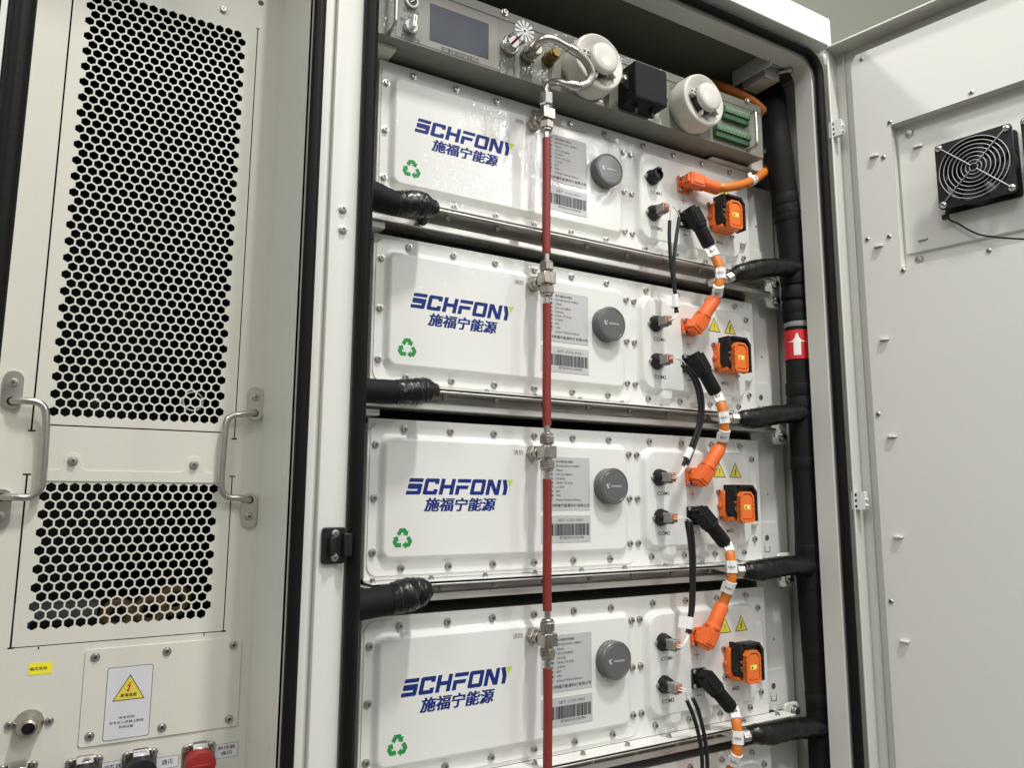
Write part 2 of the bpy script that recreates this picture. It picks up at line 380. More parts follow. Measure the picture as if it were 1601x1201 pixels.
# screws and latch keeper on the post
for px, py in ((536, 327), (536, 359)): inst('screw', BOLT[0], cab, A(px, py, -0.1312))
mb = MB(); k0, k1 = A(503, 825, -0.1325), A(540, 881, -0.1325)
kx0, kx1, kz1, kz0 = k0.x, k0.x + 0.029, k0.z, k1.z
mb.prism(rrect(kx0, kx1, kz0, kz1, 0.004), -0.1315, -0.137, M_blk)
mb.box(kx0 + 0.007, kx0 + 0.014, -0.1465, -0.137, kz0 + 0.011, kz1 - 0.011, M_blk)
mb.box(kx0 + 0.024, kx0 + 0.034, -0.146, -0.135, kz0 + 0.009, kz1 - 0.007, M_blk)
kp = obj('latch_keeper', mb, cab, 0.0012)
for zz in (kz0 + 0.0075, kz1 - 0.0075): inst('screw', SCR, kp, (kx0 + 0.0155, -0.1372, zz))
# side columns in the bay, right and left of the packs
mb = MB(); mb.box(0.8165, 0.905, 0.022, 0.026, -1.55, 0.10, M_cab); mb.box(0.905, 0.909, 0.022, 0.12, -1.55, 0.10, M_cab)
for k in range(5):
    z = -0.27958 * k
    mb.box(0.816, 0.8780, 0.0185, 0.0215, z - 0.118, z - 0.043, M_cab)
    mb.prism(circ(0.846, z - 0.073, 0.0055, 16), 0.0175, 0.0183, M_inkg)
    mb.prism(circ(0.857, z + 0.012, 0.0018, 10), 0.0212, 0.0218, M_ink)
    mb.box(0.838, 0.8395, 0.0178, 0.0183, z - 0.1, z - 0.089, M_inkg); mb.box(0.852, 0.8535, 0.0178, 0.0183, z - 0.1, z - 0.089, M_inkg); mb.box(0.838, 0.8535, 0.0178, 0.0183, z - 0.1005, z - 0.0993, M_inkg)
obj('side_column', mb, cab, 0.001)
mb = MB()
for k in range(5):
    z = -0.27958 * k
    mb.box(-0.03, 0.021, -0.012, 0.08, z - 0.1605, z - 0.152, M_cab)
    mb.box(-0.07, -0.004, 0.02, 0.08, z - 0.2, z + 0.08, M_cab)
mb.box(-0.03, 0.024, -0.03, 0.06, 0.117, 0.1225, M_cab)
obj('side_bracket', mb, cab, 0.0006)

# ---- open door: u along the door from the hinge, w towards the viewer
DU = Vector((0.1995, -0.98, 0)); DN = Vector((-0.98, -0.1995, 0)); DH = Vector((0.925, -0.14, 0))
def D(u, w, z): return DH + DU * u + DN * w + Vector((0, 0, z))
def DF(x, y, z): return D(x, y, z)                       # (u, w, z)
def DP(px, py, w):
    d = CR.transposed() @ Vector(((px - 800.5) / FPX, (py - 600.5) / FPX, 1.0))
    p = CP + d * (((DH - CP).dot(DN) + w) / d.dot(DN)); return ((p - DH).dot(DU), p.z)
mb = MB()
mb.prism([(-0.012, -1.62), (0.80, -1.62), (0.80, 0.353), (-0.012, 0.353)], -0.030, -0.026, M_door, DF)   # gutter floor / outer skin
mb.prism([(-0.012, -1.62), (0.80, -1.62), (0.80, 0.353), (-0.012, 0.353)], -0.050, -0.046, M_door, DF)
mb.prism([(-0.012, 0.3490), (0.80, 0.3490), (0.80, 0.353), (-0.012, 0.353)], -0.026, 0.018, M_door, DF)    # top rim
mb.prism([(-0.012, -1.62), (-0.0085, -1.62), (-0.0085, 0.349), (-0.012, 0.349)], -0.026, 0.012, M_door, DF)  # hinge side rim
mb.prism([(0.0075, -1.62), (0.0100, -1.62), (0.0100, 0.349), (0.0075, 0.349)], -0.026, -0.018, M_door, DF)
door = obj('door', mb, cab, 0.0010)
mb = MB()                                                # lining plate with the fan recess
rz0, rz1, ru0 = -0.131, 0.149, 0.0985
sheet(mb, [[(0.0315, -1.6), (0.79, -1.6), (0.79, 0.318), (0.0415, 0.318), (0.0315, 0.3)], rrect(ru0, 0.60, rz0, rz1, 0.002, 2)], 0.0, 0.003, M_door, DF)
rim = rrect(ru0, 0.60, rz0, rz1, 0.002, 2); N = len(rim)
mb.add([D(x, 0.0, z) for x, z in rim] + [D(x, -0.022, z) for x, z in rim], [(i, (i + 1) % N, (i + 1) % N + N, i + N) for i in range(N)] + [tuple(range(N, 2 * N))], M_door)
mb.prism([(0.0315, -1.6), (0.0330, -1.6), (0.0330, 0.3), (0.0315, 0.3)], -0.026, -0.0016, M_door, DF)
obj('lining_plate', mb, door)
mb = MB(); mb.prism(rrect(0.1035, 0.59, -0.104, 0.130, 0.004), -0.0215, -0.0150, M_door, DF); obj('fan_plate', mb, door, 0.0012)
for px, py, w in ((1347, 92, 0.0016), (1391, 191, 0.0016), (1518, 144, 0.0016), (1381, 246, 0.0016), (1356, 374, 0.0016), (1390, 370, 0.0016), (1546, 392, 0.0016), (1412, 423, 0.0016), (1373, 648, 0.0016), (1393, 941, 0.0016)):
    u, z = DP(px, py, w); mb = MB(); mb.lathe([(0.0048, 0), (0.0044, 0.0008), (0.003, 0.0016)], D(u, w, z), DN, M_steel, 14); mb.lathe([(0.0022, 0), (0.0022, 0.0002)], D(u, w + 0.0016, z), DN, M_ink, 8); obj('rivet', mb, door)
for px, py, w in ((1422, 209, -0.0155), (1437, 406, -0.0155)):
    u, z = DP(px, py, w); mb = MB(); mb.lathe([(0.008, 0), (0.0075, 0.002), (0.006, 0.0045), (0.003, 0.005)], D(u, w, z), DN, M_steel, 16); obj('bolt', mb, door)
for px, py, w in ((1367, 244, 0.0016), (1435, 229, -0.0148), (1374, 385, 0.0016), (1443, 374, -0.0148), (1383, 531, 0.0016), (1395, 683, 0.0016), (1405, 840, 0.0016), (1415, 1003, 0.0016)):
    u, z = DP(px, py, w); mb = MB()
    mb.prism(rrect(u - 0.0080, u + 0.0080, w - 0.003, w + 0.0062, 0.0045), z - 0.0013, z + 0.0013, M_white, lambda x, y, zz: D(x, zz, y)); mb.prism(rrect(u - 0.0085, u + 0.0085, z - 0.0024, z + 0.0006, 0.0012), w + 0.0001, w + 0.0003, M_inkg, DF); obj('cable_loop', mb, door)
for px, py in ((1305, 200), (1341, 783)):
    u, z = DP(px, py, 0.013); mb = MB()
    mb.prism(rrect(-0.0125, 0.0125, z - 0.0165, z + 0.0165, 0.002), 0.0, 0.011, M_white, lambda x, y, zz: D(u + x, y, zz))
    for dz in (-0.0105, 0.0, 0.0105): mb.lathe([(0.0024, 0), (0.0024, 0.0003)], D(u - 0.004, 0.0111, z + dz), DN, M_ink, 12)
    for dz in (-0.009, 0.002): mb.cyl(D(u + 0.006, 0.0075, z + dz), D(u + 0.017, 0.0075, z + dz), 0.003, M_white, 10)
    obj('hinge', mb, door, 0.0006)

# ================================================================== left bay: perforated panel
YP = 0.03
pan = thing('perforated_panel', 'grey service panel with hexagon perforated vents above a row of sockets', 'vent panel', (-0.28, YP, -1.1))
PH = 0.01230
def hexes(x0, x1, z0, z1, r):
    out = []; nr = int(round((z1 - z0) / (PH * 0.866))); dz = (z1 - z0) / nr
    nc = int((x1 - x0) / PH)
    for i in range(nr + 1):
        z = z0 + i * dz; off = PH / 2 if i % 2 else 0
        for k in range(nc + 1):
            x = x0 + off + k * PH
            if x < x1 + 0.001: out.append([(x + r * math.cos(math.radians(60 * j + 30)), z + r * math.sin(math.radians(60 * j + 30))) for j in range(6)])
    return out
HR = 0.00595
def slit(x0, x1, z0, z1): return [(x0, z0), (x1, z0), (x1, z1), (x0, z1)]
hu = hexes(-0.3800, -0.1885, -0.4545, 0.104, HR); hl = hexes(-0.3815, -0.1895, -0.7055, -0.546, HR)
sl = [slit(-0.4020, -0.4000, -0.478, 0.235), slit(-0.4045, -0.3965, -0.4800, -0.4780), slit(-0.1690, -0.1676, -0.478, 0.1208), slit(-0.172, -0.165, -0.4800, -0.4780), slit(-0.171, -0.1658, 0.1208, 0.1224),
      slit(-0.3855, -0.1860, -0.4720, -0.4703), slit(-0.4020, -0.4000, -0.7285, -0.532), slit(-0.4055, -0.397, -0.532, -0.530), slit(-0.1690, -0.1676, -0.7285, -0.530), slit(-0.172, -0.164, -0.530, -0.5285),
      slit(-0.4040, -0.3975, -0.7305, -0.7285), slit(-0.3975, -0.171, -0.7300, -0.7288), slit(-0.171, -0.1650, -0.7305, -0.7285), slit(-0.3740, -0.3725, -0.7335, -0.7302), slit(-0.1925, -0.191, -0.7335, -0.7302)]
mb = MB(); sheet(mb, [slit(-0.450, -0.1335, -1.1, 0.24)] + hu + hl + sl, YP + 0.0006, 0.0012, M_panel); obj('vent_sheet', mb, pan)
# raised strip between the vents, with two screw lugs
mb = MB()
strip = [(-0.3855, -0.4735), (-0.3855, -0.5250), (-0.3690, -0.5250), (-0.3655, -0.5215), (-0.3640, -0.5155)] + [(-0.3551 - 0.009 * math.cos(math.radians(a)), -0.5130 + 0.009 * math.sin(math.radians(a))) for a in range(0, 181, 20)] + [(-0.3460, -0.5155), (-0.3440, -0.5215), (-0.3405, -0.5250),
         (-0.2320, -0.5250), (-0.2285, -0.5215), (-0.2265, -0.5155)] + [(-0.2173 - 0.009 * math.cos(math.radians(a)), -0.5130 + 0.009 * math.sin(math.radians(a))) for a in range(0, 181, 20)] + [(-0.2080, -0.5155), (-0.2060, -0.5215), (-0.2025, -0.5250), (-0.1870, -0.5250), (-0.1870, -0.4735)]
low = [(-0.3855, -0.5385), (-0.1870, -0.5385)] + [(-0.1870, -0.5256)] + [p for p in reversed(strip) if p[1] < -0.5 and p[0] > -0.38 and p[0] < -0.19] + [(-0.3855, -0.5256)]
mb.prism(low, YP - 0.0002, YP - 0.0016, M_panel)
obj('cross_strip', mb, pan, 0.0003)
for px, py in ((114, 721), (303, 727)): inst('screw', BOLT[0], pan, A(px, py, YP - 0.0016))
inst('screw', BOLT[1], pan, A(349, 15, YP)); mb = MB(); h = A(408, 4, YP); mb.lathe([(0.0042, 0), (0.0042, 0.0003)], (h.x, YP - 0.0001, h.z), (0, -1, 0), M_ink, 12); obj('hole_plug', mb, pan)
# cover plate and its stickers
mb = MB(); mb.prism(rrect(-0.3245, -0.1445, -0.8490, -0.7380, 0.004), YP - 0.0001, YP - 0.0018, M_panel); cp = obj('cover_plate', mb, pan, 0.0003)
for px, py in ((149, 1028), (261, 1019), (365, 1009), (140, 1152), (253, 1138), (358, 1125)): inst('screw', screw_mesh(0.0052, 0.0040, 0.0028, 'screw', drive='hex'), cp, A(px, py, YP - 0.0018))
mb = MB(); y = YP - 0.0019
mb.prism(rrect(-0.2995, -0.2490, -0.8455, -0.7615, 0.003), y, y - 0.0001, M_inkg); mb.prism(rrect(-0.2988, -0.2497, -0.8448, -0.7622, 0.0026), y - 0.0001, y - 0.0002, M_stick)
mb.prism([(-0.2742, -0.7712), (-0.2922, -0.8010), (-0.2567, -0.8010)], y - 0.0002, y - 0.0003, M_ink)
mb.prism([(-0.2742, -0.7732), (-0.2906, -0.8000), (-0.2583, -0.8000)], y - 0.0003, y - 0.0004, M_yel)
def bolt_poly(cx, cz, s): return [(cx + s * a, cz + s * b) for a, b in ((0.25, 1.0), (-0.42, 0.05), (0.0, 0.10), (-0.25, -0.55), (-0.42, -0.45), (-0.22, -1.0), (0.22, -0.60), (0.02, -0.60), (0.40, 0.32), (-0.05, 0.28), (0.50, 0.95))]
mb.prism(bolt_poly(-0.2748, -0.7855, 0.0062), y - 0.0004, y - 0.0005, M_redl)
text(mb, '有电危险', -0.2838, -0.7972, -0.2655, -0.7928, y - 0.00055, M_ink, 0.02)
text(mb, '有电危险!', -0.2835, -0.8222, -0.2660, -0.8190, y - 0.0003, M_ink, 0.01); text(mb, '非专业人员禁止触碰', -0.2935, -0.8277, -0.2560, -0.8243, y - 0.0003, M_ink, 0.01); text(mb, '机柜设备', -0.2830, -0.8330, -0.2668, -0.8297, y - 0.0003, M_ink, 0.01)
obj('warning_sticker', mb, cp)
mb = MB(); mb.prism([(-0.3812, -0.7482), (-0.3812, -0.7612), (-0.3577, -0.7612), (-0.3577, -0.7482)], YP - 0.0002, YP - 0.0004, M_yel2); text(mb, '高压危险', -0.3800, -0.7568, -0.3625, -0.7528, YP - 0.00045, M_ink, 0.02); obj('yellow_label', mb, pan)
# cable gland
g = A(45, 1131, YP); mb = MB()
mb.lathe([(0.0150, 0), (0.0150, 0.004), (0.0125, 0.010), (0.0115, 0.020), (0.0085, 0.026), (0.0065, 0.027), (0.0062, 0.012)], (g.x, YP, g.z), (0, -1, 0), M_brush, 24); mb.lathe([(0.0062, 0.0125), (0.006, 0.013)], (g.x, YP, g.z), (0, -1, 0), M_ink, 16); obj('cable_gland', mb, pan)
for px, py in ((14, 1135), (77, 1128)): inst('screw', SCR, pan, A(px, py, YP))
# sockets along the bottom
def socket(px, py, capm):
    c = A(px, py, YP); x, z = c.x, c.z; mb = MB()
    mb.prism(rrect(x - 0.019, x + 0.019, z - 0.020, z + 0.020, 0.005), YP, YP - 0.004, M_brush)
    so = obj('socket', mb, pan, 0.0008)
    mb = MB(); mb.lathe([(0.0165, 0.004), (0.0175, 0.008), (0.0175, 0.026), (0.0165, 0.029), (0.012, 0.030)], (x, YP, z), (0, -1, 0), capm, 28); mb.box(x - 0.011, x + 0.011, YP - 0.0308, YP - 0.0295, z - 0.0018, z + 0.0018, capm); obj('cap', mb, so, 0.0005)
    mb = MB(); mb.obox((x, YP - 0.013, z + 0.0195), Matrix.Rotation(0.3, 3, 'X'), 0.018, 0.016, 0.004, M_chrome); obj('latch', mb, so, 0.001)
    for sx in (-1, 1): inst('screw', SCR, so, (x + sx * 0.0150, YP - 0.004, z + 0.0160))
socket(309, 1188, M_capr); socket(217, 1200, M_blk); socket(130, 1212, M_blk); socket(26, 1222, M_blk)
def small_label(x0, z0, x1, z1, lines, name='socket_label'):
    mb = MB(); mb.prism(rrect(x0, x1, z0, z1, 0.0012), YP - 0.0001, YP - 0.0002, M_inkg); mb.prism(rrect(x0 + 0.0005, x1 - 0.0005, z0 + 0.0005, z1 - 0.0005, 0.001), YP - 0.0002, YP - 0.0003, M_stick)
    n = len(lines); h = (z1 - z0) / (n + 0.6)
    for i, l in enumerate(lines):
        zz = z1 - h * (i + 1.1); ww = (x1 - x0) * (0.74 if len(l) > 2 else 0.5); cx = (x0 + x1) / 2; text(mb, l, cx - ww / 2, zz, cx + ww / 2, zz + h * 0.72, YP - 0.00035, M_ink, 0.01)
    obj(name, mb, pan)
small_label(-0.1705, -0.8865, -0.1418, -0.8690, ['触控器', '通讯'])
a = A(244, 1186, YP); small_label(a.x, a.z - 0.014, a.x + 0.026, a.z, ['通讯'])
a = A(157, 1194, YP); small_label(a.x, a.z - 0.014, a.x + 0.026, a.z, ['消防器'])
# fold-down handles
def handle(pts, plates):
    mb = MB(); mb.tube(pts, 0.0043, M_steel, 14, 5); h = obj('handle', mb, pan)
    for (x, z, d) in plates:
        mb = MB(); r = 0.0105; hole = circ(x, z, 0.0052, 16)
        out = [(x + r * math.cos(math.radians(a)), z - d * r * math.sin(math.radians(a)) * 0.9) for a in range(0, 181, 15)] + [(x - r * math.cos(math.radians(a)), z + d * (0.026 + r * math.sin(math.radians(a)))) for a in range(0, 181, 15)]
        sheet(mb, [out, hole], YP - 0.0022, 0.0040, M_mount); mb.lathe([(0.0052, 0), (0.0052, 0.0005)], (x, YP - 0.0006, z), (0, -1, 0), M_ink, 14)
        pl = obj('handle_mount', mb, h, 0.0008); inst('screw', screw_mesh(0.0058, 0.0046, 0.0034, 'screw'), pl, (x, YP - 0.0042, z + d * 0.022))
yb = YP - 0.014
def hp(px, py): return A(px, py, yb)
a = A(399, 646, YP - 0.006); b = A(391, 782, YP - 0.006)
handle([(a.x, YP - 0.002, a.z), (a.x - 0.004, YP - 0.010, a.z), hp(376, 648), hp(363, 651), hp(354, 661), hp(350, 700), hp(346, 755), hp(349, 771), hp(358, 778), hp(375, 779), (b.x - 0.004, YP - 0.010, b.z), (b.x, YP - 0.002, b.z)], [(a.x, a.z, 1), (b.x, b.z, -1)])
a = A(18, 627, YP - 0.006); b = A(2, 778, YP - 0.006)
handle([(a.x, YP - 0.002, a.z), (a.x + 0.004, YP - 0.010, a.z), hp(40, 627), hp(58, 629), hp(70, 640), hp(72, 670), hp(67, 745), hp(62, 765), hp(48, 777), hp(25, 778), (b.x + 0.004, YP - 0.010, b.z), (b.x, YP - 0.002, b.z)], [(a.x, a.z, 1), (b.x, b.z, -1)])
# power module dimly seen behind the perforations
mod = thing('power_module', 'dark power electronics with coils and bars dimly visible behind the hexagon vents', 'power module', (-0.28, 0.2, -1.0))
mb = MB(); mb.box(-0.445, -0.14, 0.34, 0.36, -1.0, 0.24, M_dark); mb.box(-0.449, -0.445, 0.05, 0.36, -1.0, 0.24, M_dark); mb.box(-0.140, -0.136, 0.05, 0.36, -1.0, 0.24, M_dark); mb.box(-0.445, -0.14, 0.05, 0.34, -0.735, -0.730, M_dark); mb.box(-0.445, -0.14, 0.05, 0.36, 0.236, 0.24, M_dark); obj('housing', mb, mod)
mb = MB(); mb.box(-0.415, -0.31, 0.13, 0.16, -0.715, -0.695, M_dim); obj('bus_bar', mb, mod)
for x, z in ((-0.285, -0.715), (-0.245, -0.712), (-0.215, -0.700)):
    mb = MB(); mb.tube([(x + 0.016 * math.cos(t * 0.7), 0.14, z + 0.016 * math.sin(t * 0.7)) for t in range(9)], 0.007, M_copper, 10, 3, True); obj('coil', mb, mod)
mb = MB(); mb.box(-0.415, -0.385, 0.10, 0.13, -0.735, -0.715, M_bluec); obj('relay', mb, mod)
mb = MB(); mb.cyl((-0.335, 0.08, -0.44), (-0.335, 0.11, -0.425), 0.010, M_steel, 16, c=0.002); obj('capacitor', mb, mod)
mb = MB(); mb.tube([(-0.215 + 0.013 * math.cos(t * 0.785), 0.09, -0.425 + 0.013 * math.sin(t * 0.785)) for t in range(8)], 0.0013, M_wire, 8, 3, True); obj('wire_loop', mb, mod)
for z in (-0.60, -0.62, -0.64, 0.02, -0.06, -0.14):
    mb = MB(); mb.box(-0.30, -0.22, 0.22, 0.25, z, z + 0.008, M_dark); obj('cooling_fin', mb, mod)

# ================================================================== battery packs
PZ = [0.0, -0.27958, -0.55677, -0.83624, -1.1150]
RED = [[(0, 0)]]
def warn_tri(mb, x0, x1, z0, z1, y, kind):
    c = (x0 + x1) / 2; o = 0.0013
    mb.prism([(c, z1), (x0, z0), (x1, z0)], y, y - 0.0001, M_ink); mb.prism([(c, z1 - 2.2 * o), (x0 + 1.7 * o, z0 + o), (x1 - 1.7 * o, z0 + o)], y - 0.0001, y - 0.0002, M_yel)
    if kind: mb.prism(bolt_poly(c, z0 + 0.0105, 0.0072), y - 0.0002, y - 0.0003, M_ink)
    else:
        mb.box(c - 0.0006, c + 0.0006, y - 0.0003, y - 0.0002, z0 + 0.0078, z0 + 0.0160, M_ink); mb.box(c - 0.0006, c + 0.0006, y - 0.0003, y - 0.0002, z0 + 0.0048, z0 + 0.0062, M_ink)
def logo(mb, x0, x1, z0, z1, y):
    """seven letters drawn as strokes on a 0..W x 0..10 grid, then slanted"""
    T = 2.3; L = []; Wd = {'S': 8.6, 'C': 8.6, 'H': 8.8, 'F': 8.2, 'O': 9.0, 'N': 9.0, 'Y': 7}
    def R(a, b, c, d): return [(a, b), (c, b), (c, d), (a, d)]
    def letter(ch):
        if ch == 'S': return [[(1.2, 10), (8.6, 10), (8.6, 7.7), (0.3, 7.7), (0.3, 9.2), (0.6, 9.8)], [(0.3, 6.7), (8.2, 6.7), (8.6, 6.2), (8.6, 0.8), (8.0, 0), (0, 0), (0, 2.3), (6.2, 2.3), (6.2, 3.4), (0.9, 3.4), (0.3, 4.0)]]
        if ch == 'C': return [[(0.9, 10), (8.0, 10), (8.6, 9.4), (8.6, 6.6), (6.2, 6.6), (6.2, 7.7), (2.4, 7.7), (2.4, 2.3), (6.2, 2.3), (6.2, 3.4), (8.6, 3.4), (8.6, 0.6), (8.0, 0), (0.9, 0), (0, 0.8), (0, 9.2)]]
        if ch == 'H': return [[(0, 0), (2.4, 0), (2.4, 3.9), (6.4, 3.9), (6.4, 0), (8.8, 0), (8.8, 10), (6.4, 10), (6.4, 6.2), (2.4, 6.2), (2.4, 10), (0, 10)]]
        if ch == 'F': return [R(0.2, 7.7, 8.6, 10), [(0, 0), (2.4, 0), (2.4, 3.6), (7.4, 3.6), (7.8, 5.9), (0, 5.9)]]
        if ch == 'N': return [[(0, 0), (2.4, 0), (2.4, 6.2), (6.0, 0), (8.8, 0), (8.8, 10), (6.4, 10), (6.4, 3.9), (2.9, 10), (0, 10)]]
        if ch == 'Y': return [[(-0.6, 10), (2.0, 10), (3.7, 5.0), (3.7, 0), (1.2, 0), (1.2, 4.4)]]
    cur = 0.0; parts = []
    for ch in 'SCHFONY':
        if ch == 'O': parts.append(('O', cur))
        else: parts += [(p, cur) for p in letter(ch)]
        cur += Wd[ch] + 1.15
    sh = 0.20; W = cur + 10 * sh - 1.0
    def f(x, z): return (x0 + (x + z * sh) / W * (x1 - x0), z0 + z / 10 * (z1 - z0))
    for p, c in parts:
        if p == 'O': sheet(mb, [[f(c + a, b) for a, b in ((0.8, 10), (8.2, 10), (9, 9.2), (9, 0.8), (8.2, 0), (0.8, 0), (0, 0.8), (0, 9.2))], [f(c + a, b) for a, b in ((2.4, 7.7), (6.6, 7.7), (6.6, 2.3), (2.4, 2.3))]], y, 0.0002, M_blue)
        else: sheet(mb, [[f(c + a, b) for a, b in p]], y, 0.0002, M_blue)
    c = cur - Wd['Y'] - 1.15
    sheet(mb, [[f(c + 2.7, 10), f(c + 6.6, 10), f(c + 4.6, 5.6)]], y, 0.0002, M_lime)
def recycle(mb, cx, cz, s, y):
    """three bent arrows chasing each other clockwise round a triangle"""
    V = [Vector((1.12 * math.cos(math.radians(a)), 1.12 * math.sin(math.radians(a)))) for a in (90, -30, 210)]
    w = 0.19
    for k in range(3):
        v, pv, nx = V[k], V[k - 1], V[(k + 1) % 3]
        L = [v + (pv - v) * 0.44, v + (pv - v) * 0.19, v + (nx - v) * 0.19, v + (nx - v) * 0.30]
        lo, ro = [], []
        for i in range(4):
            d = (L[min(i + 1, 3)] - L[max(i - 1, 0)]).normalized(); n = Vector((-d.y, d.x)); e = w / (0.87 if i in (1, 2) else 1.0); lo.append(L[i] + n * e); ro.append(L[i] - n * e)
        d = (L[3] - L[2]).normalized(); n = Vector((-d.y, d.x))
        poly = lo + [L[3] + n * 0.36, L[3] + d * 0.40, L[3] - n * 0.36] + list(reversed(ro))
        sheet(mb, [[(cx + s * p.x, cz + s * (p.y - 0.05)) for p in poly]], y, 0.0002, M_green)
YR = -0.0115                                            # raised face of the covers
def make_pack():
    t = thing('battery_pack', '', 'battery pack', (0.41, 0.0, -0.118), 'white battery packs stacked in the rack')
    mb = MB(); mb.box(0.009, 0.811, 0.0, 0.004, -0.1158, 0.114, M_pack); mb.box(0.012, 0.808, 0.004, 0.55, -0.115, 0.108, M_body)
    mb.box(0.009, 0.845, -0.0325, 0.0, -0.1180, -0.1158, M_pack)
    obj('case', mb, t, 0.0008)
    mb = MB(); mb.prism(rrect(0.0125, 0.4935, -0.1095, 0.1085, 0.016), -0.0001, -0.0020, M_pack); emboss(mb, 0.0245, 0.4785, -0.0930, 0.0935, 0.016, 0.0105, -0.0019, YR, M_pack); obj('front_cover', mb, t, ang=50)
    mb = MB(); emboss(mb, 0.5085, 0.7790, -0.0900, 0.0915, 0.026, 0.0095, -0.0002, YR, M_pack)
    for a, b in ((0.552, 0.589), (0.628, 0.664), (0.704, 0.740)): emboss(mb, a, b, -0.1060, -0.06, 0.010, 0.0085, -0.0002, YR + 0.0012, M_pack)
    emboss(mb, 0.735, 0.800, -0.056, 0.058, 0.010, 0.0085, -0.0002, YR + 0.0016, M_pack)
    obj('connector_cover', mb, t, ang=50)
    xs = [0.0636 + 0.07527 * k for k in range(6)]
    for x in xs: inst('bolt', mbolt(), t, (x, -0.0020, 0.1002)); inst('bolt', mbolt(), t, (x, -0.0020, -0.0999))
    for z in (0.0762, 0, -0.0764): inst('bolt', mbolt(), t, (0.0197, -0.0020, z))
    for z in (0.0763, 0.0003, -0.0757): inst('bolt', mbolt(), t, (0.4836, -0.0020, z)); inst('bolt', mbolt(), t, (0.5028, 0, z))
    for x in (0.5322, 0.6082, 0.684, 0.7597): inst('bolt', mbolt(), t, (x, 0, 0.1010)); inst('bolt', mbolt(), t, (x, 0, -0.0998))
    for z in (0.0765, -0.0754): inst('bolt', mbolt(), t, (0.7898, 0, z))
    lip = MB(); lip.lathe([(0.0048, 0), (0.0046, 0.0012), (0.0038, 0.0014), (0.0036, 0.005), (0.002, 0.0056)], (0, 0, 0), (0, 0, 1), M_steel, 14); lm = lip.mesh('lip_bolt')
    x = A(560 + 90 / 4.0025, 640 + 1062 / 4.0025, -0.018).x
    k = 0
    while x < 0.84: inst('lip_bolt', lm, t, (x, -0.018, -0.1158)); x += 0.0885; k += 1
    # print on the cover
    y = YR - 0.00012
    mb = MB(); logo(mb, 0.0643, 0.2465, 0.0048, 0.0283, y); [text(mb, '施福宁能源', 0.0942 + dx, -0.0194 + dz, 0.2138 + dx, 0.0002 + dz, y - 0.0001 - 0.00001 * q, M_blue, 0.004, 0.18) for q, (dx, dz) in enumerate(((0, 0), (0.0009, 0), (-0.0009, 0), (0.0004, 0.0003), (-0.0004, -0.0003), (0.0006, -0.0002), (-0.0006, 0.0002)))]; obj('logo', mb, t)
    mb = MB(); recycle(mb, 0.0612, -0.0575, 0.0152, y); obj('recycling_mark', mb, t)
    for w_, a, b, c, d in (('消防', 0.2450, 0.0675, 0.2632, 0.0755), ('COM1', 0.5392, 0.0060, 0.5666, 0.0126), ('COM2', 0.5392, -0.0632, 0.5666, -0.0564), ('MSD', 0.7052, -0.0620, 0.7240, -0.0552)):
        mb = MB(); text(mb, w_, a, b, c, d, y, M_inkg, 0.022 if w_[0] < 'z' else 0.004); obj('lettering', mb, t)
    mb = MB(); mb.prism([(0.6145, 0.0078), (0.6212, 0.0078), (0.6212, 0.0005), (0.6226, 0.0005), (0.6226, 0.0078), (0.6293, 0.0078), (0.6293, 0.0092), (0.6226, 0.0092), (0.6226, 0.0165), (0.6212, 0.0165), (0.6212, 0.0092), (0.6145, 0.0092)], y - 0.0001, y, M_redl); obj('plus_sign', mb, t)
    mb = MB(); mb.box(0.6185, 0.6290, y - 0.0001, y, -0.0602, -0.0588, M_ink); obj('minus_sign', mb, t)
    mb = MB(); warn_tri(mb, 0.6758, 0.7078, 0.0396, 0.0680, YR - 0.0001, 0); obj('warning_triangle', mb, t)
    mb = MB(); warn_tri(mb, 0.7176, 0.7492, 0.0400, 0.0684, YR - 0.0001, 1); obj('warning_triangle', mb, t)
    # name plate
    x0, x1 = 0.2965, 0.3925; mb = MB(); mb.box(x0, x1, YR - 0.0006, YR, -0.0190, 0.0668, M_plate)
    rows = [('产品名称:', '液冷储能电池模组'), ('产品型号:', 'SET-ESS-PACK-1P48S-Y'), ('标称容量:', '43kwh'), ('电芯参数:', 'LFP-3.2V/280Ah'), ('额定电压:', '153.6Vdc'), ('电压范围:', '134.4V-175.2Vdc'), ('额定功率:', '21.5kW'), ('防护等级:', 'IP67'), ('产品重量:', '320kg'), ('产品尺寸:', '810mm*1062mm*245mm')]
    for i, (a, b) in enumerate(rows):
        z = 0.0572 - i * 0.0068; text(mb, a, x0 + 0.004, z - 0.0002, x0 + 0.0235, z + 0.0042, YR - 0.00075, M_ink, 0.012)
        text(mb, b, x0 + 0.0285, z, 0, z + 0.0035 + (0.0005 if i == 0 else 0), YR - 0.00075, M_ink, 0.006, keep=True)
    text(mb, '杭州施福宁能源科技有限公司', x0 + 0.0115, -0.0140, x1 - 0.0015, -0.0085, YR - 0.00075, M_ink, 0.012)
    obj('name_plate', mb, t)
    # pressure relief valve
    cx, cz = 0.4305, 0.0205; mb = MB()
    mb.lathe([(0.0300, 0), (0.0300, 0.006), (0.0292, 0.007), (0.0292, 0.008), (0.0302, 0.009), (0.0302, 0.0165), (0.0285, 0.0185), (0.0262, 0.0188), (0.0255, 0.0182), (0.0248, 0.0188), (0.0, 0.0190)], (cx, YR, cz), (0, -1, 0), M_valve, 48)
    v = obj('pressure_valve', mb, t); mb = MB(); a = 0
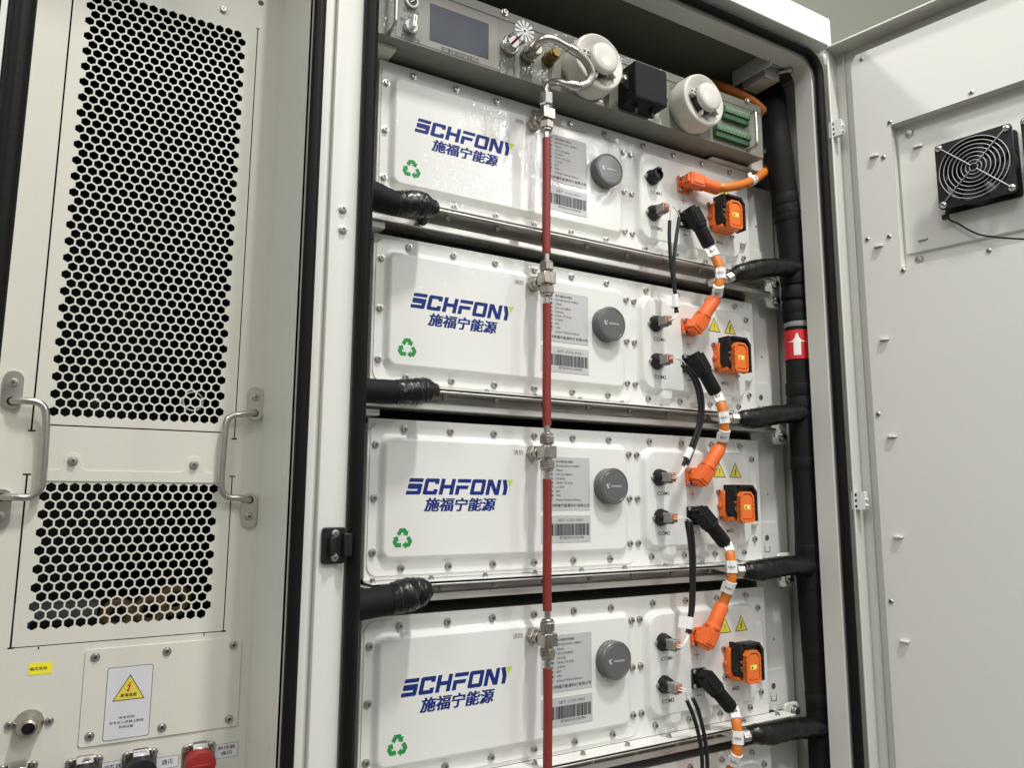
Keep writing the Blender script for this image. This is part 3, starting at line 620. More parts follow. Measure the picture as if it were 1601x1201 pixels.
    mb.prism([(cx - 0.018, cz + 0.002), (cx - 0.015, cz - 0.004), (cx - 0.010, cz - 0.003), (cx - 0.013, cz - 0.001), (cx - 0.0145, cz + 0.0045)], YR - 0.01905, YR - 0.0192, M_plate); mb.prism([(cx - 0.013, cz + 0.003), (cx - 0.011, cz + 0.001), (cx - 0.0105, cz + 0.005)], YR - 0.01905, YR - 0.0192, M_plate)
    for k in range(8): mb.box(cx - 0.007 + k * 0.0027, cx - 0.0052 + k * 0.0027, YR - 0.0192, YR - 0.01905, cz - 0.0012, cz + 0.0012, M_plate)
    obj('emblem', mb, v)
    # fire pipe inlet boss is part of the pipe. signal sockets:
    for cx, cz in ((0.5435, 0.0372), (0.5445, -0.0322)):
        mb = MB(); mb.lathe([(0.0150, 0), (0.0150, 0.003), (0.0138, 0.005), (0.0120, 0.014), (0.0100, 0.017), (0.0085, 0.018), (0.0082, 0.010)], (cx, YR, cz), (0, -1, 0), M_blk, 28); s = obj('signal_socket', mb, t)
        for dx, dz in ((-0.0142, 0.0), (0.0142, -0.002)): inst('screw', SOCK, s, (cx + dx, YR, cz + dz))
    for cx, cz, m in ((0.6225, 0.0395, M_org), (0.6225, -0.0300, M_blk)):
        mb = MB(); mb.prism(rrect(cx - 0.0165, cx + 0.0165, cz - 0.0165, cz + 0.0165, 0.003), YR, YR - 0.0045, m); mb.lathe([(0.0120, 0.0045), (0.0115, 0.009)], (cx, YR, cz), (0, -1, 0), m, 20); s = obj('power_socket', mb, t, 0.0008)
        for dx in (-1, 1):
            for dz in (-1, 1): inst('screw', SOCK, s, (cx + dx * 0.0118, YR - 0.0045, cz + dz * 0.0118))
    # manual service disconnect
    cx, cz = 0.7165, -0.0100
    mb = MB(); mb.prism([(cx - 0.026, cz + 0.026), (cx - 0.030, cz + 0.018), (cx - 0.030, cz - 0.020), (cx - 0.022, cz - 0.030), (cx + 0.022, cz - 0.030), (cx + 0.030, cz - 0.020), (cx + 0.030, cz + 0.026)], YR, YR - 0.01400, M_org2)
    mb.box(cx - 0.034, cx - 0.030, YR - 0.00840, YR - 0.00140, cz - 0.006, cz + 0.002, M_org2); mb.box(cx - 0.024, cx + 0.024, YR - 0.02800, YR - 0.01400, cz - 0.029, cz - 0.022, M_org2)
    ms = obj('service_disconnect', mb, t, 0.0012)
    mb = MB()
    for y0, y1, i in ((YR - 0.01400, YR - 0.03220, 0.0),): mb.prism([(cx - 0.026, cz + 0.030), (cx - 0.028, cz - 0.010), (cx - 0.020, cz - 0.0235), (cx + 0.028, cz - 0.0235), (cx + 0.029, cz + 0.020), (cx + 0.020, cz + 0.034), (cx - 0.020, cz + 0.034)], y0, y1, M_blk)
    mb.box(cx - 0.025, cx - 0.018, YR - 0.03500, YR - 0.00840, cz + 0.010, cz + 0.036, M_blk)
    arch = [(cx + 0.0245, cz - 0.030), (cx + 0.0245, cz + 0.022), (cx + 0.018, cz + 0.031), (cx - 0.016, cz + 0.031), (cx - 0.016, cz + 0.036), (cx + 0.020, cz + 0.036), (cx + 0.030, cz + 0.024), (cx + 0.030, cz - 0.030)]
    mb.prism(arch, YR - 0.01680, YR - 0.03920, M_blk)
    for dx, dz in ((-0.021, 0.004), (-0.014, 0.004)): mb.lathe([(0.0030, 0), (0.0026, 0.0016)], (cx + dx, YR - 0.03220, cz + dz), (0, -1, 0), M_copper, 12)
    mb.tube([(cx - 0.022, YR - 0.03290, cz - 0.004), (cx - 0.020, YR - 0.03325, cz - 0.012), (cx - 0.013, YR - 0.03290, cz - 0.018)], 0.0016, M_copper, 8, 4)
    obj('lever_housing', mb, ms, 0.0010)
    mb = MB(); px0, px1, pz0, pz1 = cx - 0.0175, cx + 0.0165, cz - 0.031, cz + 0.0235
    top = [(px0 + 0.007, pz1), (px1 - 0.007, pz1), (px1, pz1 - 0.008), (px1, pz0 + 0.003), (px1 - 0.003, pz0), (px0 + 0.003, pz0), (px0, pz0 + 0.003), (px0, pz1 - 0.008)]
    mb.prism(top, YR - 0.03220, YR - 0.03990, M_org2)
    ins = [((x - cx) * 0.84 + cx, (z - (pz0 + pz1) / 2) * 0.86 + (pz0 + pz1) / 2) for x, z in top]
    sheet(mb, [top, ins], YR - 0.04116, 0.0040, M_org2); ins2 = [((x - cx) * 0.74 + cx, (z - (pz0 + pz1) / 2) * 0.78 + (pz0 + pz1) / 2) for x, z in top]
    mb.prism(ins2, YR - 0.03976, YR - 0.04214, M_org2)
    for f in (-0.75, -0.45, -0.15, 0.15, 0.45, 0.75):
        zz = (pz0 + pz1) / 2 + f * (pz1 - pz0) / 2 * 0.8; mb.box(px0 + 0.001, px0 + 0.0050, YR - 0.04221, YR - 0.03990, zz - 0.0009, zz + 0.0009, M_org2); mb.box(px1 - 0.0050, px1 - 0.001, YR - 0.04221, YR - 0.03990, zz - 0.0009, zz + 0.0009, M_org2)
    for sgn in (-1, 1):
        for k in range(5): xx = (px0 if sgn < 0 else px1); mb.box(xx - 0.0012, xx + 0.0012, YR - 0.04284, YR - 0.04095, pz0 + 0.005 + k * 0.008, pz0 + 0.009 + k * 0.008, M_org2)
    for k in range(4): mb.box(px0 + 0.004 + k * 0.007, px0 + 0.0085 + k * 0.007, YR - 0.04284, YR - 0.04095, pz0 - 0.0012, pz0 + 0.0012, M_org2)
    mb.box(cx - 0.0085, cx + 0.0070, YR - 0.04235, YR - 0.04200, pz1 - 0.0050, pz1 - 0.0022, M_ink)
    c2 = obj('cover', mb, ms, 0.0006)
    mb = MB(); mb.box(cx - 0.0085, cx + 0.0070, YR - 0.04221, YR - 0.04200, cz - 0.0085, cz - 0.0005, M_yel2); mb.prism([(cx - 0.0040, cz - 0.0018), (cx - 0.0065, cz - 0.0070), (cx - 0.0015, cz - 0.0070)], YR - 0.04221, YR - 0.04228, M_ink); mb.box(cx + 0.001, cx + 0.0058, YR - 0.04228, YR - 0.04221, cz - 0.0065, cz - 0.0025, M_tag); obj('sticker', mb, ms)
    for dx, dz in ((-0.0315, 0.0240), (-0.0310, -0.0250), (0.0315, -0.0320)): inst('screw', SOCK, ms, (cx + dx, YR, cz + dz))
    return t
def barcode(t, tag, zo):
    x0, x1 = 0.2965, 0.3930; mb = MB(); mb.box(x0, x1, YR - 0.0006, YR, zo - 0.0703, zo - 0.0272, M_plate)
    text(mb, tag, x0 + 0.032, zo - 0.0370, x1 - 0.0150, zo - 0.0328, YR - 0.00075, M_inkg, 0.0)
    text(mb, 'SET20231015' + tag[3:], x0 + 0.035, zo - 0.0645, x1 - 0.014, zo - 0.0608, YR - 0.00075, M_ink, 0.01)
    x = x0 + 0.004; r = random.Random(5)
    while x < x1 - 0.004:
        w = r.choice((0.0007, 0.0010, 0.0018, 0.0026)); mb.box(x, min(x + w, x1 - 0.003), YR - 0.0008, YR - 0.0006, zo - 0.0592, zo - 0.0405, M_ink); x += w + r.choice((0.0006, 0.0009, 0.0013))
    return obj('barcode_label', mb, t)
P0 = make_pack(); packs = [P0]
for k in range(1, 5):
    p = copy_tree(P0); p.location = P0.location + Vector((0, 0, PZ[k])); packs.append(p)
LB = ['topmost white battery pack, marked SET-C02-P01, under the grey controller', 'white battery pack marked SET-C02-P02, second from the top of the rack',
      'white battery pack marked SET-C02-P03, level with the black latch keeper', 'white battery pack marked SET-C02-P04, lowest one seen whole', 'battery pack cut off by the bottom edge of the photo']
for k in range(5):
    packs[k]['label'] = LB[k]; bpy.context.view_layer.update(); barcode(packs[k], 'SET-C02-P0%d' % (k + 1), PZ[k])
# black protective cap left on the free signal socket of the top pack
mb = MB(); mb.lathe([(0.0120, 0), (0.0125, 0.003), (0.0118, 0.008), (0.0100, 0.011), (0.0085, 0.0112), (0.0082, 0.006)], (0.5435, YR - 0.010, 0.0372), (0, -1, 0), M_blk, 22); mb.box(0.5385, 0.5485, YR - 0.023, YR - 0.012, 0.0455, 0.0492, M_blk)
single('protective_cap', mb, 'black rubber cap on the free COM1 socket of the top battery pack', 'cap')

# ================================================================== support rails under the packs
def make_rail():
    t = thing('support_rail', '', 'support rail', (0.41, 0.0, -0.150), 'aluminium rails carrying the battery packs')
    mb = MB(); mb.box(0.004, 0.846, -0.0320, 0.06, -0.1228, -0.1208, M_alu); mb.box(0.004, 0.846, 0.010, 0.014, -0.1366, -0.1228, M_web); mb.box(0.010, 0.840, -0.026, 0.05, -0.1208, -0.1181, M_blkm); obj('angle', mb, t, 0.0004)  # black strip fills the gap under the lip to read as its shade
    mb = MB(); mb.box(-0.01, 0.856, -0.0090, 0.030, -0.1470, -0.1366, M_alu); obj('bar', mb, t, 0.0012)
    nb = MB(); nb.lathe([(0.0034, 0), (0.0036, 0.004), (0.0044, 0.0042), (0.0044, 0.0070), (0.0030, 0.0095)], (0, 0, 0), (0, 0, -1), M_brush, 6); nm = nb.mesh('nut')
    x = 0.032
    while x < 0.84: inst('nut', nm, t, (x, -0.018, -0.1226)); x += 0.0885
    mb = MB(); mb.prism(rrect(0.8485, 0.8915, -0.1690, -0.1040, 0.012), -0.004, 0.002, M_gasm if False else M_cab); mb.box(0.846, 0.851, -0.004, 0.03, -0.150, -0.120, M_cab)
    br = obj('mounting_bracket', mb, t, 0.0012)
    inst('bolt', BIGB, br, (0.8745, -0.004, -0.1185)); inst('bolt', BIGB, br, (0.8745, -0.004, -0.1535))
    return t
R0 = make_rail(); R0['label'] = 'silver rail under the topmost battery pack, bracket with two dark bolts'
for k, l in ((1, 'silver rail under the battery pack marked P02, right beside the red pipe arrow'), (2, 'silver rail under the battery pack marked P03, above pack P04'), (3, 'silver rail under the battery pack marked P04, lowest rail in view')):
    r = copy_tree(R0); r.location = R0.location + Vector((0, 0, PZ[k])); r['label'] = l

# ================================================================== fire extinguishing pipe
px_, py_ = 0.2795, -0.055
pipe = thing('fire_pipe', 'red fire extinguishing pipe with steel tees running down across all the packs', 'pipe', (px_, py_, -1.35))
ctrl_y = -0.05
for k in range(5):
    z = PZ[k] + 0.0708; mb = MB()
    mb.box(px_ - 0.0115, px_ + 0.0115, py_ - 0.0105, py_ + 0.0105, z - 0.0095, z + 0.0095, M_brush)
    mb.cyl((px_, py_, z - 0.030), (px_, py_, z + (0.030 if k else 0.017)), 0.0075, M_brush, 18)
    mb.cyl((px_, py_ + 0.010, z), (px_, YR - 0.012, z), 0.0080, M_brush, 18)
    tee = obj('tee_fitting', mb, pipe, 0.0012)
    mb = MB(); mb.cyl((px_, YR - 0.0005, z), (px_, YR - 0.015, z), 0.0125, M_brush, 6, c=0.0012); mb.cyl((px_, YR - 0.015, z), (px_, YR - 0.026, z), 0.0105, M_brush, 20, c=0.001); obj('boss', mb, tee)
    for s in ((1, -1) if k else (-1,)):
        mb = MB(); mb.cyl((px_, py_, z + s * 0.0125), (px_, py_, z + s * 0.0255), 0.0122, M_brush, 6, c=0.0014, ph=0.4); mb.cyl((px_, py_, z + s * 0.0255), (px_, py_, z + s * 0.0290), 0.0095, M_brush, 18, c=0.0008); obj('nut', mb, tee)
    mb = MB(); mb.cyl((px_, py_, z - 0.0425), (px_, py_, z - 0.028), 0.0050, M_steel, 16)
    if k: mb.cyl((px_, py_, z + 0.0425), (px_, py_, z + 0.028), 0.0050, M_steel, 16)
    obj('steel_stub', mb, tee)
    z2 = (PZ[k + 1] + 0.0708 + 0.0415) if k < 4 else PZ[k] - 0.2
    mb = MB(); mb.tube([(px_ + 0.0005 * math.sin(i), py_, z - 0.0415 + (z2 - z + 0.0415) * i / 6) for i in range(7)], 0.0069, M_red, 18, 2); obj('red_sleeve', mb, pipe)
# flexible steel hose up to the controller
hose = [A(826, 86, -0.054), A(834, 77, -0.075), A(840, 70, -0.092), A(846, 63, -0.102), A(856, 60, -0.107), A(869, 63, -0.110), A(884, 71, -0.110), A(900, 80, -0.109), A(913, 91, -0.107), A(922, 105, -0.104), A(925, 118, -0.101), A(919, 130, -0.097), A(906, 135, -0.093), A(890, 132.5, -0.088), A(876, 128.0, -0.078), A(866, 127.5, -0.067), A(858.5, 131.5, -0.0585), Vector((px_ + 0.0004, py_ - 0.0006, 0.1165)), Vector((px_, py_, 0.110)), Vector((px_, py_, 0.098))]
mb = MB(); mb.tube(hose, 0.0060, M_steel, 16, 6); ho = obj('connecting_tube', mb, pipe)
mb = MB(); mb.tube(hose[7:13], 0.0071, M_braid, 18, 8); obj('braided_hose', mb, ho)
for i in (6, 12):
    a, b = hose[i], hose[i + 1]; mb = MB(); d = (b - a).normalized(); c = a.lerp(b, 0.6); mb.cyl(c - d * 0.008, c + d * 0.008, 0.0080, M_steel, 18, c=0.0010); obj('ferrule', mb, ho)
mb = MB(); mb.cyl((px_, py_, 0.0865), (px_, py_, 0.1085), 0.0120, M_chrome, 6, c=0.0016, ph=0.4); mb.cyl((px_, py_, 0.1085), (px_, py_, 0.1115), 0.0085, M_brush, 18, r1=0.0068); obj('nut', mb, ho)
b = A(824, 88, ctrl_y); mb = MB(); mb.cyl((b.x, ctrl_y, b.z), (b.x, ctrl_y - 0.012, b.z), 0.0145, M_brush, 6, c=0.0012); mb.cyl((b.x, ctrl_y - 0.012, b.z), (b.x, ctrl_y - 0.030, b.z), 0.0118, M_brush, 20, c=0.0012); obj('boss', mb, ho)

# ================================================================== fire controller on top
ct = thing('fire_controller', 'grey fire suppression controller with display and knob above the topmost battery pack', 'controller', (0.40, 0.05, 0.122))
cx0, cx1, cz0, cz1 = -0.02, 0.806, 0.1225, 0.2350
mb = MB(); mb.box(cx0, cx1, ctrl_y, 0.34, cz0, 0.2168, M_ctrl); mb.box(cx0, cx1, ctrl_y + 0.0006, 0.34, 0.2178, cz1, M_ctrl); mb.box(cx0, cx1, ctrl_y + 0.004, 0.34, 0.2160, 0.2190, M_ctrl)
mb.box(cx1 - 0.001, 0.850, -0.012, -0.008, 0.118, 0.232, M_cab); mb.box(0.70, 0.84, -0.014, 0.02, 0.1145, 0.1165, M_cab)
obj('housing', mb, ct, 0.0012)
inst('bolt', BIGB, ct, A(1197, 237, -0.012))
for px, py in ((789, 19), (1168, 158)): inst('screw', BOLT[0], ct, A(px, py, ctrl_y))
a, b = A(617, 66, ctrl_y), A(779, 30, ctrl_y)
mb = MB(); ox0_, ox1_ = A(619, 50, ctrl_y).x, A(778, 60, ctrl_y).x; mb.box(ox0_, ox1_, ctrl_y - 0.0006, ctrl_y, 0.1265, 0.2140, M_ovl)
yt = ctrl_y - 0.0008
def tb(body, pl, pr, hpx, m=M_ink, bold=0.012):
    l, r = A(*pl, yt), A(*pr, yt); h = (A(pl[0], pl[1] - hpx / 2, yt).z - A(pl[0], pl[1] + hpx / 2, yt).z); zc = (l.z + r.z) / 2
    text(mb, body, l.x, zc - h / 2, r.x, zc + h / 2, yt, m, bold)
tb('电源总开关', (630, 13), (655.5, 21.5), 8); tb('状态切换开关', (626.5, 54.5), (656.5, 64.5), 8); tb('浙江景安消防科技有限公司', (689.5, 75), (748, 95.5), 9); tb('自动', (626, 28.5), (634, 30), 6); tb('手动', (637.5, 26), (645.5, 28), 6)
obj('overlay', mb, ct)
mb = MB(); sx0, sx1, sz0, sz1 = A(672, 30, ctrl_y).x, A(763.5, 60, ctrl_y).x, A(672, 62, ctrl_y).z, A(672, 4.5, ctrl_y).z
mb.box(sx0, sx1, ctrl_y - 0.0012, ctrl_y - 0.0006, sz0, sz1, M_screen); obj('display', mb, ct)
k = A(641, 43, ctrl_y); mb = MB(); mb.lathe([(0.0120, 0), (0.0120, 0.002), (0.0112, 0.004), (0.0112, 0.007), (0.0098, 0.008)], (k.x, ctrl_y, k.z), (0, -1, 0), M_chrome, 28); mb.obox((k.x + 0.001, ctrl_y - 0.0125, k.z + 0.003), Matrix.Rotation(0.06, 3, 'Y'), 0.0058, 0.010, 0.019, M_white); mb.box(k.x + 0.0005, k.x + 0.0015, ctrl_y - 0.0180, ctrl_y - 0.0174, k.z + 0.002, k.z + 0.010, M_ink); obj('knob', mb, ct, 0.0006)
k = A(643, 3.5, ctrl_y); mb = MB(); mb.lathe([(0.0110, 0), (0.0110, 0.003), (0.0100, 0.005), (0.0075, 0.0052), (0.0072, 0.003), (0.0, 0.003)], (k.x, ctrl_y, k.z), (0, -1, 0), M_chrome, 28); mb.lathe([(0.0068, 0.0031), (0.0068, 0.0034)], (k.x, ctrl_y, k.z), (0, -1, 0), M_blk, 20); mb.obox((k.x, ctrl_y - 0.0042, k.z), Matrix.Rotation(0.9, 3, 'Y'), 0.0015, 0.001, 0.009, M_chrome); obj('key_switch', mb, ct)
def uhandle(x, z0, z1, out, xo):
    mb = MB(); mb.tube([(x, ctrl_y, z0), (x, ctrl_y - out * 0.7, z0), (x + xo * 0.4, ctrl_y - out * 0.95, z0 + 0.004), (x + xo, ctrl_y - out, z0 + 0.014), (x + xo, ctrl_y - out, (z0 + z1) / 2), (x + xo, ctrl_y - out, z1 - 0.014), (x + xo * 0.4, ctrl_y - out * 0.95, z1 - 0.004), (x, ctrl_y - out * 0.7, z1), (x, ctrl_y, z1)], 0.0028, M_steel, 12, 4); return obj('handle', mb, ct)
h = A(1169, 235, ctrl_y); uhandle(h.x, h.z, h.z + 0.073, 0.024, 0.0)
h = A(609, 50, ctrl_y); uhandle(h.x, h.z, h.z + 0.10, 0.024, 0.0)
for (l, r) in (((1127, 172), (1166, 195)), ((1114, 206), (1167, 221))):
    a, b = A(*l, ctrl_y), A(*r, ctrl_y); z = (a.z + b.z) / 2 if l[0] > 1120 else A(1140, 213, ctrl_y).z; x0, x1 = a.x, b.x; mb = MB()
    mb.box(x0, x1, ctrl_y - 0.009, ctrl_y, z - 0.012, z - 0.001, M_term); mb.box(x0, x1, ctrl_y - 0.013, ctrl_y, z - 0.001, z + 0.012, M_term2)
    n = 10
    for i in range(n):
        xx = x0 + (x1 - x0) * (i + 0.5) / n; mb.box(xx - 0.0016, xx + 0.0016, ctrl_y - 0.0134, ctrl_y - 0.0129, z + 0.0005, z + 0.0035, M_ink); mb.box(xx - 0.0019, xx + 0.0019, ctrl_y - 0.0096, ctrl_y - 0.009, z - 0.010, z - 0.003, M_term)
        mb.lathe([(0.0013, 0), (0.0012, 0.0006)], (xx, ctrl_y - 0.013, z + 0.0075), (0, -1, 0), M_steel, 8)
    obj('terminal_block', mb, ct, 0.0004)
    mb = MB(); mb.box(x0, x1, ctrl_y - 0.0007, ctrl_y - 0.0002, z + 0.0130, z + 0.0165, M_ovl)
    for i in range(n): xx = x0 + (x1 - x0) * (i + 0.5) / n; mb.box(xx - 0.0012, xx + 0.0012, ctrl_y - 0.0009, ctrl_y - 0.0007, z + 0.0138, z + 0.0158, M_inkg)
    obj('terminal_label', mb, ct)
# brass relief plug
b = A(856, 94, ctrl_y); mb = MB(); mb.cyl((b.x, ctrl_y, b.z), (b.x, ctrl_y - 0.009, b.z), 0.0128, M_brass, 6, c=0.0012); mb.cyl((b.x, ctrl_y - 0.009, b.z), (b.x, ctrl_y - 0.026, b.z), 0.0100, M_brass, 20, c=0.0012); mb.cyl((b.x, ctrl_y - 0.026, b.z), (b.x, ctrl_y - 0.029, b.z), 0.0078, M_brass, 20, c=0.0008)
for i in range(8): a = i * 0.785; mb.lathe([(0.0011, 0), (0.0011, 0.0004)], (b.x + 0.0100 * math.cos(a), ctrl_y - 0.018, b.z + 0.0100 * math.sin(a)), (math.cos(a), 0, math.sin(a)), M_ink, 8)
obj('brass_plug', mb, ct)
# sprinkler head
s = A(795, 73, ctrl_y); sp = thing('sprinkler_head', 'chrome sprinkler head with red glass bulb beside the controller display', 'sprinkler', (s.x, ctrl_y, s.z))
mb = MB(); mb.cyl((s.x, ctrl_y, s.z), (s.x, ctrl_y - 0.010, s.z), 0.0155, M_chrome, 24, c=0.0015); mb.cyl((s.x, ctrl_y - 0.010, s.z), (s.x, ctrl_y - 0.018, s.z), 0.0110, M_chrome, 8, c=0.001); obj('base', mb, sp)
mb = MB()
for sg in (-1, 1): mb.tube([(s.x + sg * 0.0105, ctrl_y - 0.014, s.z), (s.x + sg * 0.0135, ctrl_y - 0.024, s.z), (s.x + sg * 0.011, ctrl_y - 0.036, s.z), (s.x + sg * 0.003, ctrl_y - 0.044, s.z)], 0.0024, M_chrome, 10, 5)
mb.cyl((s.x, ctrl_y - 0.040, s.z), (s.x, ctrl_y - 0.049, s.z), 0.0042, M_chrome, 14); obj('yoke', mb, sp)
mb = MB(); mb.cyl((s.x, ctrl_y - 0.018, s.z), (s.x, ctrl_y - 0.039, s.z), 0.0022, mat('red_glass_bulb', (0.45, 0.005, 0.02), 0.08), 14, c=0.0007); obj('glass_bulb', mb, sp)
mb = MB(); yd = ctrl_y - 0.0495
mb.lathe([(0.0062, 0), (0.0062, 0.001)], (s.x, yd, s.z), (0, -1, 0), M_chrome, 20); mb.lathe([(0.0022, 0.001), (0.0022, 0.0014)], (s.x, yd, s.z), (0, -1, 0), M_ink, 12)
for i in range(12):
    a = math.radians(30 * i + 10)
    def f(r, w): return (s.x + r * math.cos(a) - w * math.sin(a), s.z + r * math.sin(a) + w * math.cos(a))
    mb.prism([f(0.0055, -0.0009), f(0.0172, -0.0026), f(0.0180, 0), f(0.0172, 0.0026), f(0.0055, 0.0009)], yd - 0.0009 + 0.0, yd - 0.0001, M_chrome)
obj('deflector', mb, sp)
# smoke detectors
def detector(px, py, label):
    c = A(px, py, ctrl_y - 0.058); x, z = c.x, c.z; t = thing('smoke_detector', label, 'smoke detector', (x, ctrl_y, z - 0.05), 'smoke detectors on the controller')
    mb = MB(); mb.lathe([(0.0490, 0), (0.0500, 0.006), (0.0500, 0.009), (0.0515, 0.010), (0.0510, 0.034), (0.0490, 0.0400), (0.0465, 0.0415), (0.0440, 0.0408), (0.0350, 0.0380), (0.0262, 0.0330), (0, 0.0330)], (x, ctrl_y, z), (0, -1, 0), M_det, 56); body = obj('body', mb, t)
    mb = MB(); mb.lathe([(0.0252, 0.0325), (0.0252, 0.0475)], (x, ctrl_y, z), (0, -1, 0), M_ink, 32); obj('smoke_inlet', mb, t)
    mb = MB(); mb.lathe([(0.0240, 0.0462), (0.0268, 0.0475), (0.0272, 0.0505), (0.0268, 0.0535), (0.0252, 0.0562), (0.0220, 0.0578), (0.0120, 0.0587), (0, 0.0590)], (x, ctrl_y, z), (0, -1, 0), M_det, 40); obj('dome', mb, t)
    mb = MB()
    for a, w in ((172, 0.0100), (250, 0.0030), (322, 0.0030)):
        R = Matrix.Rotation(-math.radians(a), 3, 'Y'); d = R @ Vector((1, 0, 0)); cc = Vector((x, ctrl_y - 0.0415, z)) + d * 0.0310; mb.obox(cc, R, 0.0130, 0.0110, w, M_det)
    obj('rib', mb, body, 0.0008)
    d = Vector((-1, 0, 0.14)).normalized(); mb = MB(); e = Vector((x, ctrl_y - 0.0472, z)) + d * 0.0365; mb.lathe([(0.0022, 0), (0.0022, 0.0003)], e, (0, -1, 0), M_ink, 12); mb.obox(Vector((x, ctrl_y - 0.0472, z)) + d * 0.0295, Matrix.Identity(3), 0.005, 0.0004, 0.0045, M_inkg)
    obj('indicator', mb, t)
    mb = MB(); mb.lathe([(0.0032, 0), (0.0032, 0.0002)], (x + 0.006, ctrl_y - 0.0408, z - 0.033), (0, -1, 0), M_ovl, 14); mb.box(x + 0.001, x + 0.013, ctrl_y - 0.0417, ctrl_y - 0.0412, z - 0.0395, z - 0.0385, M_inkg); obj('maker_mark', mb, t)
    return t
detector(948, 88, 'cream smoke detector behind the bent steel hose, left of the black module')
detector(1112, 149, 'cream smoke detector right of the black module, beside green terminals')
# black module between the detectors
a = A(993, 94, ctrl_y - 0.048); bx0, bz1 = a.x, a.z; b = A(1043, 158, ctrl_y - 0.048); bx1 = b.x; bz0 = A(995, 150, ctrl_y - 0.048).z
t = thing('black_module', 'square black plastic module with two glands between the two smoke detectors', 'module', ((bx0 + bx1) / 2, ctrl_y, bz0))
mb = MB(); mb.box(bx0, bx1, ctrl_y - 0.048, ctrl_y, bz0, bz1, M_blkm); mb.box(bx0 + 0.002, bx1 - 0.002, ctrl_y - 0.0486, ctrl_y - 0.048, bz0 + 0.002, bz1 - 0.002, M_blkm); obj('case', mb, t, 0.0010)
zc = (bz0 + bz1) / 2
mb = MB(); mb.prism([(bx0 - 0.018, zc + 0.012), (bx0, zc + 0.022), (bx0, zc - 0.012), (bx0 - 0.018, zc - 0.002)], ctrl_y - 0.030, ctrl_y - 0.026, M_blk); mb.prism([(bx1 + 0.018, zc + 0.006), (bx1, zc + 0.018), (bx1, zc - 0.020), (bx1 + 0.018, zc - 0.010)], ctrl_y - 0.030, ctrl_y - 0.026, M_blk); ear = obj('mounting_ear', mb, t, 0.0006)
inst('screw', BOLT[2], ear, (bx0 - 0.010, ctrl_y - 0.030, zc + 0.006)); inst('screw', BOLT[3], ear, (bx1 + 0.010, ctrl_y - 0.030, zc - 0.002))
for f in (0.25, 0.75):
    x = bx0 + (bx1 - bx0) * f; mb = MB(); mb.cyl((x, ctrl_y - 0.026, bz0 + 0.001), (x, ctrl_y - 0.026, bz0 - 0.016), 0.0046, M_blk, 12, c=0.001); obj('gland', mb, t)

# ================================================================== metal limit switch box at the ceiling
def ZP(px, py, Z):
    d = CR.transposed() @ Vector(((px - 800.5) / FPX, (py - 600.5) / FPX, 1.0)); return CP + d * ((Z - CP.z) / d.z)
zb = 0.298
c1, c2, c3 = ZP(1197, 117, zb), ZP(1221, 125, zb), ZP(1159, 138, zb)
t = thing('limit_switch', 'small grey metal switch box bolted under the cabinet ceiling above the black pipe', 'switch', ((c1.x + c2.x) / 2, (c1.y + c3.y) / 2, zb))
x0, x1, y0, y1 = c1.x, c2.x, c1.y, c3.y
mb = MB(); mb.box(x0, x1, y0, y1, zb, zb + 0.030, M_gasm); obj('case', mb, t, 0.002)
mb = MB(); mb.box(x0 + 0.001, x1 - 0.001, y0 + 0.001, y1 - 0.001, zb - 0.0016, zb - 0.0002, mat('pale_switch_plate', (0.62, 0.60, 0.50), 0.4))
ob = obj('cover_plate', mb, t, 0.0005)
for x in (x0 + 0.004, x1 - 0.004):
    for y in (y0 + 0.004, y1 - 0.004): mb = MB(); mb.lathe([(0.0024, 0), (0.002, 0.001)], (x, y, zb - 0.0016), (0, 0, -1), M_chrome, 10); obj('screw', mb, ob)
mb = MB(); mb.box(x0 - 0.006, x0 - 0.003, y0 - 0.02, y1 + 0.02, zb + 0.012, 0.344, M_cab); mb.box(x0 - 0.006, x1 + 0.004, y0 - 0.004, y0 - 0.001, zb + 0.026, 0.344, M_cab); obj('bracket', mb, t, 0.0006)
mb = MB(); mb.cyl((x1 - 0.004, y0 - 0.001, zb + 0.016), (x1 + 0.006, y0 - 0.022, zb + 0.014), 0.0042, M_steel, 12, c=0.0008); mb.lathe([(0.0062, 0), (0.0062, 0.006)], (x1 + 0.006, y0 - 0.020, zb + 0.014), (0.4, -0.9, 0), M_steel, 14); obj('plunger', mb, t)

# ================================================================== coolant manifold, right
man = thing('coolant_manifold', 'thick black foam wrapped vertical pipe with red arrow sticker at right', 'pipe', (0.90, -0.04, -1.3))
YM = -0.040
pp = [(1205, 120, 0.10), (1205, 148, 0.03), (1208, 175, -0.02), (1215, 215, -0.036), (1226, 300, YM), (1238, 400, YM), (1245, 500, YM), (1249, 600, YM), (1256, 700, YM), (1262, 800, YM), (1267, 900, YM), (1275, 1000, YM), (1282, 1100, YM), (1288, 1200, YM), (1294, 1300, YM)]
MP = [A(*p) for p in pp]
mb = MB(); mb.tube(MP, 0.026, M_foam, 20, 8, rs=[0.031, 0.031, 0.028, 0.0258, 0.0255, 0.0245, 0.0235, 0.0240, 0.0248, 0.0245, 0.0258, 0.0262, 0.0255, 0.0262, 0.026], jit=0.012)
for i in range(18):                                       # lapped tape edges
    k = random.uniform(3, 13.5); i0 = int(k); c = MP[i0].lerp(MP[i0 + 1], k - i0); r = 0.0262
    if abs(c.z + 0.265) < 0.05: continue
    mb.lathe([(r * 0.975, -0.012), (r * 1.000, -0.010), (r * 0.998, 0.012), (r * 0.975, 0.013)], c, (random.uniform(-0.1, 0.1), random.uniform(-0.1, 0.1), 1), M_foam, 22)
obj('insulation', mb, man)
